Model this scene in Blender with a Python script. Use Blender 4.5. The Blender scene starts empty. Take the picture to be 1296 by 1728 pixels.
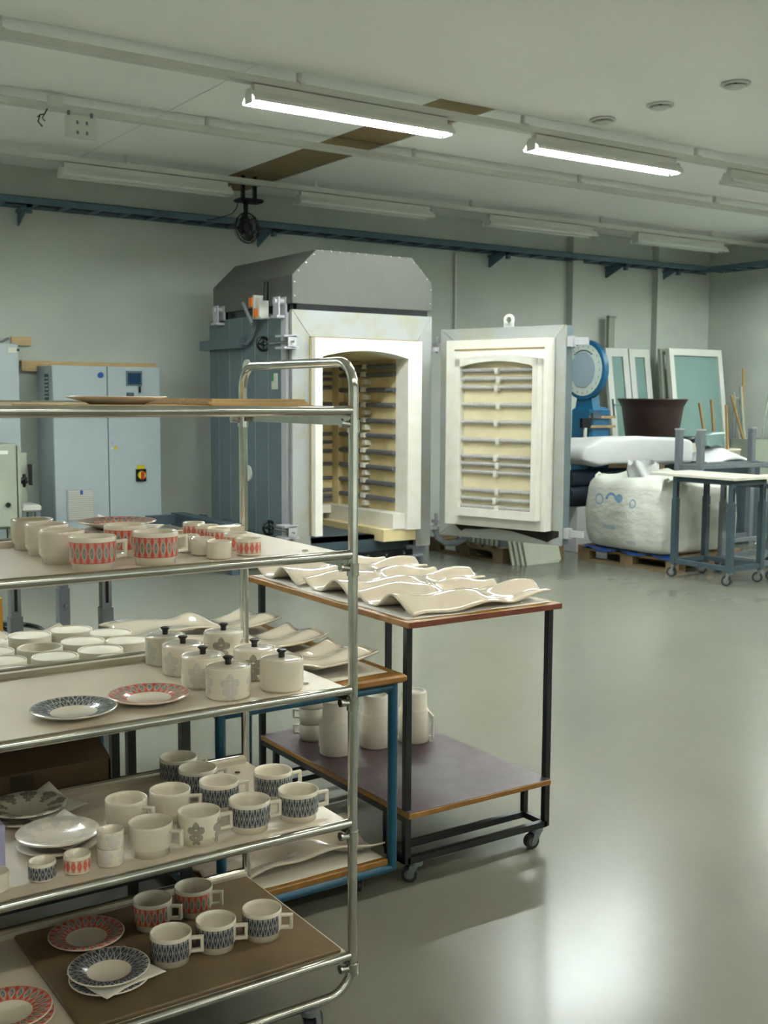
import bpy, math, random
from mathutils import Vector, Matrix, noise
random.seed(7)
PI = math.pi
S = bpy.context.scene
COL = S.collection

# ------------------------------------------------------------------ camera
cam_d = bpy.data.cameras.new('camera')
cam = bpy.data.objects.new('camera', cam_d)
COL.objects.link(cam)
YAW, PITCH, ROLL = 0.59278, 0.10006, 0.00489
fw = Vector((math.sin(YAW)*math.cos(PITCH), math.cos(YAW)*math.cos(PITCH), -math.sin(PITCH)))
rt = Vector((math.cos(YAW), -math.sin(YAW), 0))
up = rt.cross(fw)
r2 = math.cos(ROLL)*rt + math.sin(ROLL)*up
u2 = -math.sin(ROLL)*rt + math.cos(ROLL)*up
mw = Matrix((r2, u2, -fw)).transposed().to_4x4()
mw.translation = Vector((0, 0, 1.55))
cam.matrix_world = mw
cam_d.sensor_fit = 'VERTICAL'
cam_d.sensor_height = 36.0
cam_d.lens = 1899.12/1728*36.0
cam_d.clip_start = 0.05
cam_d.clip_end = 60
cam_d.dof.use_dof = True
cam_d.dof.focus_distance = 3.1
cam_d.dof.aperture_fstop = 9.0
S.camera = cam

# ------------------------------------------------------------------ light
w = bpy.data.worlds.new('world')
S.world = w
w.use_nodes = True
w.node_tree.nodes['Background'].inputs[0].default_value = (0.55, 0.75, 0.7, 1)
w.node_tree.nodes['Background'].inputs[1].default_value = 0.03
S.view_settings.view_transform = 'Standard'
S.view_settings.look = 'None'
S.view_settings.exposure = 2.38
S.view_settings.gamma = 1.0
COOL = (0.92, 1.0, 1.0)
WARM = (1.0, 0.93, 0.81)
TUBE_COOL = 46.0
TUBE_WARM = 13.0
WINDOW_FILL = 0.12

# ------------------------------------------------------------------ materials
def lin(c):
    if isinstance(c, str):
        c = tuple(int(c[i:i+2], 16)/255 for i in (0, 2, 4))
        c = tuple(v/12.92 if v <= 0.04045 else ((v+0.055)/1.055)**2.4 for v in c)
    return (c[0], c[1], c[2], 1.0)

class G:
    """small helper for building node graphs"""
    def __init__(s, name):
        s.m = bpy.data.materials.new(name)
        s.m.use_nodes = True
        s.t = s.m.node_tree
        s.b = s.t.nodes['Principled BSDF']
    def node(s, kind, **kw):
        n = s.t.nodes.new(kind)
        for k, v in kw.items():
            setattr(n, k, v)
        return n
    def put(s, sock, v):
        if isinstance(v, X):
            s.t.links.new(v.s, sock)
        elif hasattr(v, 'is_output'):
            s.t.links.new(v, sock)
        else:
            sock.default_value = v
    def math(s, op, a, b=0.0, c=None):
        n = s.node('ShaderNodeMath', operation=op)
        s.put(n.inputs[0], a)
        s.put(n.inputs[1], b)
        if c is not None:
            s.put(n.inputs[2], c)
        return X(s, n.outputs[0])
    def mix(s, f, a, b):
        n = s.node('ShaderNodeMix', data_type='RGBA')
        s.put(n.inputs[0], f)
        s.put(n.inputs[6], lin(a) if isinstance(a, (str, tuple)) else a)
        s.put(n.inputs[7], lin(b) if isinstance(b, (str, tuple)) else b)
        return n.outputs[2]
    def obj(s):
        return s.node('ShaderNodeTexCoord').outputs['Object']
    def uv(s):
        n = s.node('ShaderNodeSeparateXYZ')
        s.t.links.new(s.node('ShaderNodeTexCoord').outputs['UV'], n.inputs[0])
        return X(s, n.outputs[0]), X(s, n.outputs[1])
    def noise(s, scale, detail=3.0, vec=None, rough=0.5, stretch=None):
        n = s.node('ShaderNodeTexNoise')
        n.inputs['Scale'].default_value = scale
        n.inputs['Detail'].default_value = detail
        n.inputs['Roughness'].default_value = rough
        v = vec or s.obj()
        if stretch:
            mp = s.node('ShaderNodeMapping')
            mp.inputs['Scale'].default_value = stretch
            s.t.links.new(v, mp.inputs[0])
            v = mp.outputs[0]
        s.t.links.new(v, n.inputs['Vector'])
        return X(s, n.outputs['Fac'])
    def bump(s, h, strength=0.2, dist=0.01):
        n = s.node('ShaderNodeBump')
        n.inputs['Strength'].default_value = strength
        n.inputs['Distance'].default_value = dist
        s.put(n.inputs['Height'], h)
        s.t.links.new(n.outputs[0], s.b.inputs['Normal'])
    def set(s, **kw):
        for k, v in kw.items():
            s.put(s.b.inputs[k.replace('_', ' ')], v)
        return s.m

class X:
    def __init__(s, g, sock):
        s.g, s.s = g, sock
    def __add__(s, o): return s.g.math('ADD', s, o)
    def __sub__(s, o): return s.g.math('SUBTRACT', s, o)
    def __rsub__(s, o): return s.g.math('SUBTRACT', o, s)
    def __mul__(s, o): return s.g.math('MULTIPLY', s, o)
    def __truediv__(s, o): return s.g.math('DIVIDE', s, o)
    def lt(s, o): return s.g.math('LESS_THAN', s, o)
    def gt(s, o): return s.g.math('GREATER_THAN', s, o)
    def abs(s): return s.g.math('ABSOLUTE', s)
    def sin(s): return s.g.math('SINE', s)
    def fract(s): return s.g.math('FRACT', s)
    def sqrt(s): return s.g.math('SQRT', s)
    def min(s, o): return s.g.math('MINIMUM', s, o)
    def max(s, o): return s.g.math('MAXIMUM', s, o)

def step(x, a, b, g):
    n = g.node('ShaderNodeMapRange')
    n.inputs[1].default_value = a
    n.inputs[2].default_value = b
    g.put(n.inputs[0], x)
    return X(g, n.outputs[0])

def simple(name, c, rough=0.5, metal=0.0, var=0.0, vs=8.0, bump=0.0, bs=60.0, spec=0.5, coat=0.0, stretch=None):
    g = G(name)
    base = lin(c)
    if var > 0:
        n = g.noise(vs, 4.0, stretch=stretch)
        d = tuple(max(0, v*(1-var)) for v in base[:3])
        l = tuple(min(1, v*(1+var)) for v in base[:3])
        g.set(Base_Color=g.mix(step(n, 0.3, 0.7, g), d, l))
    else:
        g.set(Base_Color=base)
    g.set(Roughness=rough, Metallic=metal, Coat_Weight=coat)
    g.b.inputs['Specular IOR Level'].default_value = spec
    if bump > 0:
        g.bump(g.noise(bs, 3.0, stretch=stretch), bump, 0.004)
    return g.m

MT = {}
def mat_wall():
    g = G('painted_wall')
    n = g.noise(1.3, 4.0)
    g.set(Base_Color=g.mix(step(n, 0.3, 0.7, g), 'b4bbb0', 'c0c6bb'), Roughness=0.7)
    g.bump(g.noise(220, 2.0), 0.08, 0.002)
    return g.m
MT['wall'] = mat_wall()
def mat_floor():
    g = G('epoxy_floor')
    n = g.noise(0.6, 3.0, rough=0.5)
    n2 = g.noise(14.0, 3.0, rough=0.5)
    k = n*0.7 + n2*0.3
    g.set(Base_Color=g.mix(step(k, 0.2, 0.8, g), '6d6d62', '757569'))
    g.set(Roughness=step(g.noise(1.2, 2.0), 0.2, 0.8, g)*0.05 + 0.225)
    g.b.inputs['Specular IOR Level'].default_value = 0.36
    g.bump(g.noise(2.0, 2.0), 0.04, 0.01)
    return g.m
MT['floor'] = mat_floor()
MT['ceil'] = simple('ceiling_board', 'f6f6f0', 0.75, var=0.02, vs=0.8, bump=0.04, bs=90)
MT['brown_board'] = simple('raw_fibreboard', '8a7550', 0.8, var=0.1, vs=25)
MT['gap'] = simple('dark_joint', '4a4d48', 0.9)
MT['white_metal'] = simple('white_enamel', 'cfcfc6', 0.4, var=0.03, vs=3)
MT['refl'] = simple('reflector_enamel', 'dedfd8', 0.18)
MT['chrome'] = simple('zinc_plated_tube', 'c3c3bb', 0.14, 1.0, var=0.12, vs=14, stretch=(1, 1, 1))
MT['tray'] = simple('cream_laminate_tray', 'd2c8b6', 0.35, var=0.03, vs=4)
MT['ceramic'] = simple('cream_glazed_ceramic', 'ddd6c5', 0.16, coat=0.6)
MT['ceramic_matt'] = simple('white_bisque_ceramic', 'dcd6c6', 0.45, var=0.03, vs=20)
MT['platter'] = simple('ivory_glazed_platter', 'd8cdba', 0.05, coat=1.0, var=0.02, vs=6)
MT['paper'] = simple('white_paper', 'd8d3c8', 0.8)
MT['black'] = simple('black_metal', '15191c', 0.4, var=0.2, vs=20)
MT['knob'] = simple('black_knob', '0c0e12', 0.25)
MT['blue_frame'] = simple('blue_enamel', '17506a', 0.35, var=0.12, vs=12)
MT['steel_dark'] = simple('dark_painted_steel', '3a4a52', 0.5, var=0.1, vs=10)
MT['steel_grey'] = simple('grey_painted_steel', '6d7478', 0.45, var=0.08, vs=12)
MT['kiln_side'] = simple('slate_grey_sheet', '5f6e73', 0.5, 0.1, var=0.05, vs=3)
MT['kiln_trim'] = simple('pale_grey_sheet', 'b2b1b4', 0.4, 0.2, var=0.04, vs=5)
MT['hood'] = simple('brushed_aluminium', '5a5a54', 0.5, 0.2, var=0.05, vs=4, bump=0.05, bs=120, stretch=(20, 20, 1))
MT['cable_tray'] = simple('blue_grey_tray', '4c6472', 0.5, var=0.1, vs=6)
MT['cabinet'] = simple('pale_grey_cabinet', 'abb8b9', 0.4, var=0.03, vs=3)
MT['machine'] = simple('grey_green_machine', '8f9685', 0.5, var=0.06, vs=6)
MT['rod'] = simple('heating_coil', 'c2bfbb', 0.5, 0.0, var=0.25, vs=90)
MT['rod_dark'] = simple('dark_heating_coil', '6f7076', 0.5, 0.3, var=0.25, vs=90)
MT['wood'] = simple('pine_wood', 'c4a674', 0.6, var=0.18, vs=8, stretch=(1, 12, 12))
MT['wood_end'] = simple('varnished_plywood_edge', '8d6426', 0.45, var=0.22, vs=30)
MT['red_edge'] = simple('red_brown_edge', '7a4029', 0.45, var=0.15, vs=25)
MT['pallet'] = simple('pallet_wood', '7d694a', 0.8, var=0.25, vs=10, stretch=(2, 10, 10))
MT['card'] = simple('brown_cardboard', '5e4a31', 0.8, var=0.1, vs=8)
MT['tape'] = simple('dark_packing_tape', '3d3527', 0.3)
MT['mdf'] = simple('worn_brown_board', '6b5a40', 0.55, var=0.2, vs=7)
MT['orange'] = simple('orange_plastic', 'e07416', 0.4)
MT['plastic_white'] = simple('white_film', 'd5d6d6', 0.45, bump=0.3, bs=14)
MT['lavender'] = simple('lavender_card', 'a6a4c6', 0.6)
MT['yellow'] = simple('yellow_paint', 'c98f16', 0.5)
MT['navy'] = simple('navy_fabric', '1c2a3a', 0.8, var=0.2, vs=20)
MT['bin'] = simple('dark_brown_plastic', '33211f', 0.4)
MT['scale_blue'] = simple('scale_blue_enamel', '0f5678', 0.4, var=0.08, vs=8)
MT['dial'] = simple('dial_white', 'c2cdc2', 0.35)
MT['dial_mid'] = simple('dial_glass_centre', '93a3ad', 0.2)
MT['door_white'] = simple('white_door_paint', 'c9ccc3', 0.5, var=0.03, vs=3)
MT['pane'] = simple('pale_green_glass', '75908a', 0.12, var=0.05, vs=2)
MT['rubber'] = simple('rubber', '22262a', 0.6)
MT['wheel'] = simple('grey_wheel', '6c6c64', 0.5)
MT['bamboo'] = simple('bamboo_stick', '97763f', 0.6, var=0.15, vs=20)
MT['tote'] = simple('cream_plastic_tub', 'c9c2ae', 0.45)
MT['screen'] = simple('dark_screen', '1d3f5c', 0.15)
MT['blue'] = simple('blue_plastic', '1c4f9c', 0.5)
MT['yellow_lab'] = simple('yellow_label', 'c7b61c', 0.5)
MT['red'] = simple('red_plastic', 'b0301c', 0.4)
MT['green'] = simple('green_label', '2f8a55', 0.5)
MT['slab'] = simple('grey_green_kiln_shelf', 'b4b8a6', 0.6, var=0.04, vs=8)
MT['laminate'] = simple('white_table_laminate', 'cfcfbf', 0.4, var=0.02, vs=6)
def mat_insul():
    g = G('white_fire_brick')
    z = g.node('ShaderNodeSeparateXYZ')
    g.t.links.new(g.obj(), z.inputs[0])
    n = g.noise(9.0, 5.0)
    g.set(Base_Color=g.mix(step(n, 0.3, 0.75, g), 'dad7ca', 'e4e2d8'), Roughness=0.85)
    g.bump(g.noise(150, 2.0), 0.15, 0.003)
    return g.m
MT['insul'] = mat_insul()
MT['chamber'] = simple('yellow_fire_brick', 'd6c596', 0.85, var=0.1, vs=6, bump=0.15, bs=90)
MT['recess'] = simple('pale_yellow_brick', 'e2d6b0', 0.85, var=0.05, vs=6)
MT['soot'] = simple('soot_mark', '1c160f', 0.9, var=0.5, vs=14)
def mat_scorch():
    g = G('scorched_pale_sheet')
    n = g.noise(5.0, 4.0)
    g.set(Base_Color=g.mix(step(n, 0.45, 0.75, g), '9fa2a0', '9a977c'), Roughness=0.42, Metallic=0.25)
    return g.m
MT['scorch'] = mat_scorch()
def mat_purple():
    g = G('purple_film_plywood')
    n = g.noise(4.0, 5.0)
    g.set(Base_Color=g.mix(step(n, 0.3, 0.7, g), '3b2a2f', '50393f'), Roughness=step(g.noise(9, 4), 0.3, 0.7, g)*0.2+0.28)
    return g.m
MT['purple'] = mat_purple()

def emit(name, c, st):
    m = bpy.data.materials.new(name)
    m.use_nodes = True
    t = m.node_tree
    b = t.nodes['Principled BSDF']
    b.inputs['Base Color'].default_value = (0.9, 0.9, 0.9, 1)
    b.inputs['Emission Color'].default_value = lin(c)
    b.inputs['Emission Strength'].default_value = st
    return m
MT['tube_cool'] = emit('lit_cool_tube', COOL, TUBE_COOL)
MT['tube_warm'] = emit('lit_warm_tube', WARM, TUBE_WARM)
MT['window_fill'] = emit('added_daylight_fill', (0.85, 1.0, 0.97), WINDOW_FILL)  # glow of the added windows, a cool fill from behind the camera
MT['tube_fill'] = emit('added_fill_tube', COOL, TUBE_COOL*0.65)  # weaker tube for the fill lamp added beside the right wall
MT['tube_off'] = simple('unlit_tube', 'd8dcd8', 0.1)

def band_mat(name, n, v0, v1, ground, line, inner, tint, base='e3dccb', gap=0.0):
    """printed ogee band: repeats n times round (u) between v0 and v1"""
    g = G(name)
    u, v = g.uv()
    vv = (v - v0)/(v1 - v0)
    inside = vv.gt(0.0)*vv.lt(1.0)
    if gap:
        inside = inside*(((u + 0.5).fract() - 0.5).abs()).gt(gap)
    t = (u*n).fract() - 0.5
    lens = ((vv*PI).sin())*0.40
    d = t.abs() - lens
    outline = d.abs().lt(0.055)
    body = d.lt(0.0)
    l2 = (((vv - 0.22)/0.56)*PI).sin()*0.20
    core = (t.abs() - l2).lt(0.0)*vv.gt(0.24)*vv.lt(0.76)
    l3 = (((vv - 0.36)/0.28)*PI).sin()*0.09
    seed = (t.abs() - l3).lt(0.0)*vv.gt(0.37)*vv.lt(0.63)
    # small beads along both borders and diamonds between the lenses
    t2 = (u*(n*2)).fract() - 0.5
    bead = ((t2*t2 + ((vv-0.07)*2.4)*((vv-0.07)*2.4)).sqrt()).lt(0.15)
    bead2 = ((t2*t2 + ((vv-0.93)*2.4)*((vv-0.93)*2.4)).sqrt()).lt(0.2)
    tt = ((u*n + 0.5).fract() - 0.5).abs()
    dia = (tt + (vv-0.5).abs()*0.9).lt(0.05)
    c = g.mix(body, ground, tint)
    c = g.mix(outline, c, line)
    c = g.mix(core, c, inner)
    c = g.mix(seed, c, line)
    c = g.mix(dia, c, line)
    c = g.mix(bead.max(bead2), c, line)
    c = g.mix(inside, base, c)
    g.set(Base_Color=c, Roughness=0.18, Coat_Weight=0.5)
    return g.m
DK = dict(ground='454d57', line='a6a69e', inner='343d48', tint='5b636b')
RD = dict(ground='c65a4a', line='d58c7a', inner='4d8883', tint='b7ada0')
MT['mug_dark'] = band_mat('dark_ogee_mug_glaze', 24, 0.24, 0.86, gap=0.06, **DK)
MT['mug_red'] = band_mat('red_teal_mug_glaze', 20, 0.24, 0.86, gap=0.06, **RD)
MT['cup_dark'] = band_mat('dark_ogee_cup_glaze', 14, 0.10, 0.80, **DK)
MT['cup_red'] = band_mat('red_teal_cup_glaze', 14, 0.10, 0.80, ground='cfc6b6', line='d98f7c', inner='c65a4a', tint='cf6f5c')
MT['plate_dark'] = band_mat('dark_ogee_saucer_glaze', 26, 0.54, 0.965, **DK)
MT['plate_red'] = band_mat('red_teal_saucer_glaze', 24, 0.54, 0.965, **RD)

def motif_mat(name, n, circ, h, zc, ink, strength, sc=1.0):
    """printed flower medallions, n round the body; circ and h in metres"""
    g = G(name)
    u, v = g.uv()
    x = ((u*n).fract() - 0.5)*(circ/n)
    y = (v - zc)*h
    best = None
    for cx, cy, r in ((0, .019, .0075), (0, .0245, .0045), (-.0115, .009, .0085), (.0115, .009, .0085), (0, .002, .007), (-.0085, -.008, .0075), (.0085, -.008, .0075), (0, -.017, .007), (-.006, -.0225, .004), (.006, -.0225, .004)):
        dx, dy = x - cx*sc, y - cy*sc
        d = ((dx*dx + dy*dy).sqrt())/(r*sc)
        best = d if best is None else best.min(d)
    ring = ((best*3.4 + 0.25).fract()).lt(0.55)
    k = best.lt(1.0)*ring*strength
    g.set(Base_Color=g.mix(k, 'e3dccb', ink), Roughness=0.18, Coat_Weight=0.5)
    return g.m
MT['mug_motif'] = motif_mat('black_flower_mug_glaze', 5, .314, .072, .45, '23262c', 1.0)
MT['jar_motif'] = motif_mat('black_flower_jar_glaze', 4, .327, .074, .45, '23262c', 1.0, 1.15)
MT['jar_pale'] = motif_mat('pale_blue_flower_jar_glaze', 5, .327, .074, .42, '8f9bb0', 0.5, 1.15)
MT['cup_pale'] = motif_mat('pale_blue_flower_cup_glaze', 4, .18, .042, .5, '9aa4b8', 0.5, 0.9)
MT['plate_pale'] = motif_mat('pale_flower_saucer_glaze', 9, .44, .09, .76, '9aa0ac', 0.45, 0.8)
MT['plate_floral'] = motif_mat('dark_flower_saucer_glaze', 9, .44, .09, .76, '262b33', 1.0, 0.9)

# ------------------------------------------------------------------ mesh helpers
class M:
    """collects geometry given in world (or local) coordinates; origin is subtracted on build"""
    def __init__(s, origin=(0, 0, 0)):
        s.v, s.f, s.uv, s.sm, s.o = [], [], {}, [], Vector(origin)
    def add(s, verts, faces, smooth=False, uvs=None):
        b = len(s.v)
        s.v += [Vector(p) for p in verts]
        for i, f in enumerate(faces):
            if uvs:
                s.uv[len(s.f)] = uvs[i]
            s.f.append(tuple(b+k for k in f))
            s.sm.append(smooth)
        return s
    def box(s, x0, x1, y0, y1, z0, z1, rot=0.0, about=None):
        P = [(x, y, z) for z in (z0, z1) for y in (y0, y1) for x in (x0, x1)]
        if rot:
            c = Vector(about) if about else Vector(((x0+x1)/2, (y0+y1)/2, 0))
            R = Matrix.Rotation(rot, 3, 'Z')
            c = Vector((c.x, c.y, 0))
            P = [R @ (Vector(p)-c) + c for p in P]
        return s.add(P, [(0, 2, 3, 1), (4, 5, 7, 6), (0, 1, 5, 4), (2, 6, 7, 3), (0, 4, 6, 2), (1, 3, 7, 5)])
    def bevbox(s, x0, x1, y0, y1, z0, z1, b=0.005):
        """box with chamfered vertical and horizontal edges"""
        ring = lambda i, z: [(x0+i+b, y0+i, z), (x1-i-b, y0+i, z), (x1-i, y0+i+b, z), (x1-i, y1-i-b, z),
                             (x1-i-b, y1-i, z), (x0+i+b, y1-i, z), (x0+i, y1-i-b, z), (x0+i, y0+i+b, z)]
        P = ring(b, z0) + ring(0, z0+b) + ring(0, z1-b) + ring(b, z1)
        F = [tuple(range(7, -1, -1)), tuple(range(24, 32))]
        for k in range(3):
            for i in range(8):
                j = (i+1) % 8
                F.append((k*8+i, k*8+j, k*8+8+j, k*8+8+i))
        return s.add(P, F)
    def cyl(s, p0, p1, r, n=14, r1=None, caps=True, smooth=True):
        p0, p1 = Vector(p0), Vector(p1)
        r1 = r if r1 is None else r1
        d = (p1-p0).normalized()
        a = d.orthogonal().normalized()
        b = d.cross(a)
        P = []
        for p, rr in ((p0, r), (p1, r1)):
            for i in range(n):
                t = 2*PI*i/n
                P.append(p + (a*math.cos(t) + b*math.sin(t))*rr)
        s.add(P, [(i, (i+1) % n, n+(i+1) % n, n+i) for i in range(n)], smooth)
        if caps:
            s.add(P[:n], [tuple(range(n-1, -1, -1))])
            s.add(P[n:], [tuple(range(n))])
        return s
    def tube(s, path, r, n=12, caps=True):
        path = [Vector(p) for p in path]
        P, F = [], []
        a = None
        for k, p in enumerate(path):
            t = (path[min(k+1, len(path)-1)] - path[max(k-1, 0)]).normalized()
            if a is None:
                a = t.orthogonal().normalized()
            a = (a - t*a.dot(t)).normalized()
            b = t.cross(a)
            for i in range(n):
                q = 2*PI*i/n
                P.append(p + (a*math.cos(q) + b*math.sin(q))*r)
        for k in range(len(path)-1):
            for i in range(n):
                j = (i+1) % n
                F.append((k*n+i, k*n+j, k*n+n+j, k*n+n+i))
        s.add(P, F, True)
        if caps:
            s.add(P[:n], [tuple(range(n-1, -1, -1))])
            s.add(P[-n:], [tuple(range(n))])
        return s
    def lathe(s, prof, n=32, c=(0, 0, 0), vs=None, flat=()):
        """prof: (r, z) list; vs: v coordinate of each ring; flat: indexes of segments shaded flat"""
        c = Vector(c)
        P = []
        for r, z in prof:
            for i in range(n):
                t = 2*PI*i/n
                P.append(c + Vector((r*math.cos(t), r*math.sin(t), z)))
        F, U = [], []
        vs = vs or [0.0]*len(prof)
        for k in range(len(prof)-1):
            for i in range(n):
                j = (i+1) % n
                F.append((k*n+i, k*n+j, k*n+n+j, k*n+n+i))
                U.append(((i/n, vs[k]), ((i+1)/n, vs[k]), ((i+1)/n, vs[k+1]), (i/n, vs[k+1])))
        return s.add(P, F, True, U)
    def prism(s, pts, axis, a, b):
        """extrude a 2-D outline along an axis from a to b"""
        def mk(p, t):
            return {'x': (t, p[0], p[1]), 'y': (p[0], t, p[1]), 'z': (p[0], p[1], t)}[axis]
        n = len(pts)
        P = [mk(p, a) for p in pts] + [mk(p, b) for p in pts]
        F = [(i, (i+1) % n, n+(i+1) % n, n+i) for i in range(n)]
        F += [tuple(range(n-1, -1, -1)), tuple(range(n, 2*n))]
        return s.add(P, F)
    def grid(s, fn, nu, nv, thick=None, smooth=True):
        """surface fn(u, v) -> point, closed as a shell of the given thickness (downwards)"""
        P = [Vector(fn(i/nu, j/nv)) for j in range(nv+1) for i in range(nu+1)]
        k = nu+1
        F = [(j*k+i, j*k+i+1, (j+1)*k+i+1, (j+1)*k+i) for j in range(nv) for i in range(nu)]
        if thick:
            n = len(P)
            P += [p - Vector((0, 0, thick)) for p in P]
            F += [tuple(n+q for q in reversed(f)) for f in F[:nu*nv]]
            rim = [i for i in range(k)] + [j*k+nu for j in range(1, nv+1)] + [nv*k+i for i in range(nu-1, -1, -1)] + [j*k for j in range(nv-1, 0, -1)]
            for q in range(len(rim)):
                a, b = rim[q], rim[(q+1) % len(rim)]
                F.append((a, n+a, n+b, b))
        return s.add(P, F, smooth)
    def build(s, name, mat, parent=None, bevel=0.0):
        me = bpy.data.meshes.new(name)
        me.from_pydata([tuple(p - s.o) for p in s.v], [], s.f)
        me.polygons.foreach_set('use_smooth', s.sm)
        if s.uv:
            lay = me.uv_layers.new(name='UVMap')
            for fi, p in enumerate(me.polygons):
                if fi in s.uv:
                    for q, li in enumerate(p.loop_indices):
                        lay.data[li].uv = s.uv[fi][q]
        mats = mat if isinstance(mat, (list, tuple)) else [mat]
        for m in mats:
            me.materials.append(MT[m])
        me.validate()
        me.update()
        import bmesh
        bm = bmesh.new()
        bm.from_mesh(me)
        bmesh.ops.recalc_face_normals(bm, faces=bm.faces)
        bm.to_mesh(me)
        bm.free()
        o = bpy.data.objects.new(name, me)
        COL.objects.link(o)
        if parent is None:
            o.location = s.o
        else:
            o.parent = parent
        if bevel:
            b = o.modifiers.new('bevel', 'BEVEL')
            b.width = bevel
            b.segments = 2
            b.limit_method = 'ANGLE'
        return o

def tag(o, label, cat, group=None):
    o['label'] = label
    o['category'] = cat
    if group:
        o['group'] = group
    return o
def thing(name, label, cat, loc=(0, 0, 0), rotz=0.0, group=None):
    o = bpy.data.objects.new(name, None)
    o.empty_display_size = 0.1
    COL.objects.link(o)
    o.location = loc
    o.rotation_euler = (0, 0, rotz)
    return tag(o, label, cat, group)
def struct(o):
    o['kind'] = 'structure'
    return o
def dup(root, loc, rotz=0.0, label=None, group=None):
    r = root.copy()
    COL.objects.link(r)
    r.location = loc
    r.rotation_euler = (0, 0, rotz)
    if label:
        r['label'] = label
    if group:
        r['group'] = group
    for ch in list(root.children):
        c = ch.copy()
        COL.objects.link(c)
        c.parent = r
        for gc in list(ch.children):
            d = gc.copy()
            COL.objects.link(d)
            d.parent = c
    return r
def copy_part(o, parent, loc):
    c = o.copy()
    COL.objects.link(c)
    c.parent = parent
    c.location = loc
    return c

# ------------------------------------------------------------------ room shell
X0, X1, Y0, Y1, ZC = -3.0, 13.03, -4.0, 11.0, 3.73
struct(M().box(X0, X1, Y0, Y1, -0.1, 0.0).build('floor', 'floor'))
wb = struct(M().box(X0-0.2, X1+0.2, Y1, Y1+0.15, -0.1, ZC+0.2).build('wall_back', 'wall'))
struct(M().box(X1, X1+0.15, Y0, Y1, -0.1, ZC+0.2).build('wall_right', 'wall'))
struct(M().box(X0-0.15, X0, Y0, Y1, -0.1, ZC+0.2).build('wall_left', 'wall'))
struct(M().box(X0-0.2, X1+0.2, Y0-0.15, Y0, -0.1, ZC+0.2).build('wall_front', 'wall'))
for n, xa in enumerate((-2.2, 1.2, 4.6, 8.0)):
    wf = struct(M().box(xa, xa+2.8, Y0, Y0+0.04, 1.0, 2.9).build('window_%d' % (n+1), 'window_fill'))  # unseen glowing window, added as cool fill light for the room
    m = M()
    for q in range(4):
        m.box(xa+q*0.92, xa+q*0.92+0.05, Y0+0.02, Y0+0.09, 1.0, 2.9)
    m.box(xa, xa+2.81, Y0+0.02, Y0+0.09, 0.95, 1.0)
    m.box(xa, xa+2.81, Y0+0.02, Y0+0.09, 2.88, 2.95)
    m.build('window_frame', 'white_metal', wf)
ce = struct(M().box(X0, X1, Y0, Y1, ZC+0.02, ZC+0.2).build('ceiling', 'gap'))
for ya, yb in ((Y0, 6.80), (6.80, 8.28), (8.28, 9.98), (9.98, Y1)):
    for xa, xb in ((X0, 3.57), (3.57, 5.06), (5.06, 5.58), (5.58, 12.15), (12.15, X1)):
        if ya == Y0 and xa > X0:
            continue
        if ya == Y0:
            xb = X1
        brown = xa == 5.06 and ya > 0
        M().box(xa+0.004, xb-0.004, ya+0.002, yb-0.002, ZC+(0.006 if brown else 0), ZC+0.03).build('ceiling_panel', 'brown_board' if brown else 'ceil', ce)
for n, (xa, xb) in enumerate(((10.27, 10.45), (11.85, 12.01))):
    struct(M().box(xa, xb, Y1-0.10, Y1, 0, ZC).build('trim_%d' % (n+1), 'wall'))
tag(M().cyl((8.42, Y1-0.02, 0), (8.42, Y1-0.02, 3.3), 0.016).build('conduit_pipe', 'white_metal'),
    'thin white conduit running up the back wall between kiln and column', 'pipe')

# ------------------------------------------------------------------ lighting tracks and lamps
def track(y, z0, label, xa=X0+0.05, xb=X1-0.05):
    t = thing('lighting_track', label, 'lighting track', (xa, y, z0), 0, 'white lighting tracks under the ceiling')
    o = (xa, y, z0)
    m = M(o)
    m.prism([(y, z0), (y+0.07, z0), (y+0.07, z0+0.052), (y, z0+0.048)], 'x', xa, xb)
    m.prism([(y-0.006, z0+0.004), (y, z0+0.004), (y, z0+0.016), (y-0.006, z0+0.016)], 'x', xa, xb)
    m.build('rail', 'white_metal', t)
    c = None
    for k in range(8):
        x = xa + 0.9 + k*1.98
        if x > xb:
            break
        if c is None:
            m = M(o)
            m.box(x-0.012, x+0.012, y+0.03, y+0.06, z0+0.045, ZC)
            m.box(x-0.018, x+0.018, y-0.006, y+0.066, z0+0.036, z0+0.056)
            c = m.build('hanger_clip', 'white_metal', t)
        else:
            copy_part(c, t, (k*1.98, 0, 0))
    return t
track(6.78, 3.605, 'white lighting track carrying the lit fluorescent lamps')
track(8.23, 3.605, 'bare white lighting track with a hanging junction box and no lamps')
track(9.93, 3.605, 'white lighting track of the unlit lamps above the wall cable ladder')
track(2.45, 3.605, 'white lighting track above the trolley')
track(-1.3, 3.605, 'white lighting track along the front of the workshop')

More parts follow.
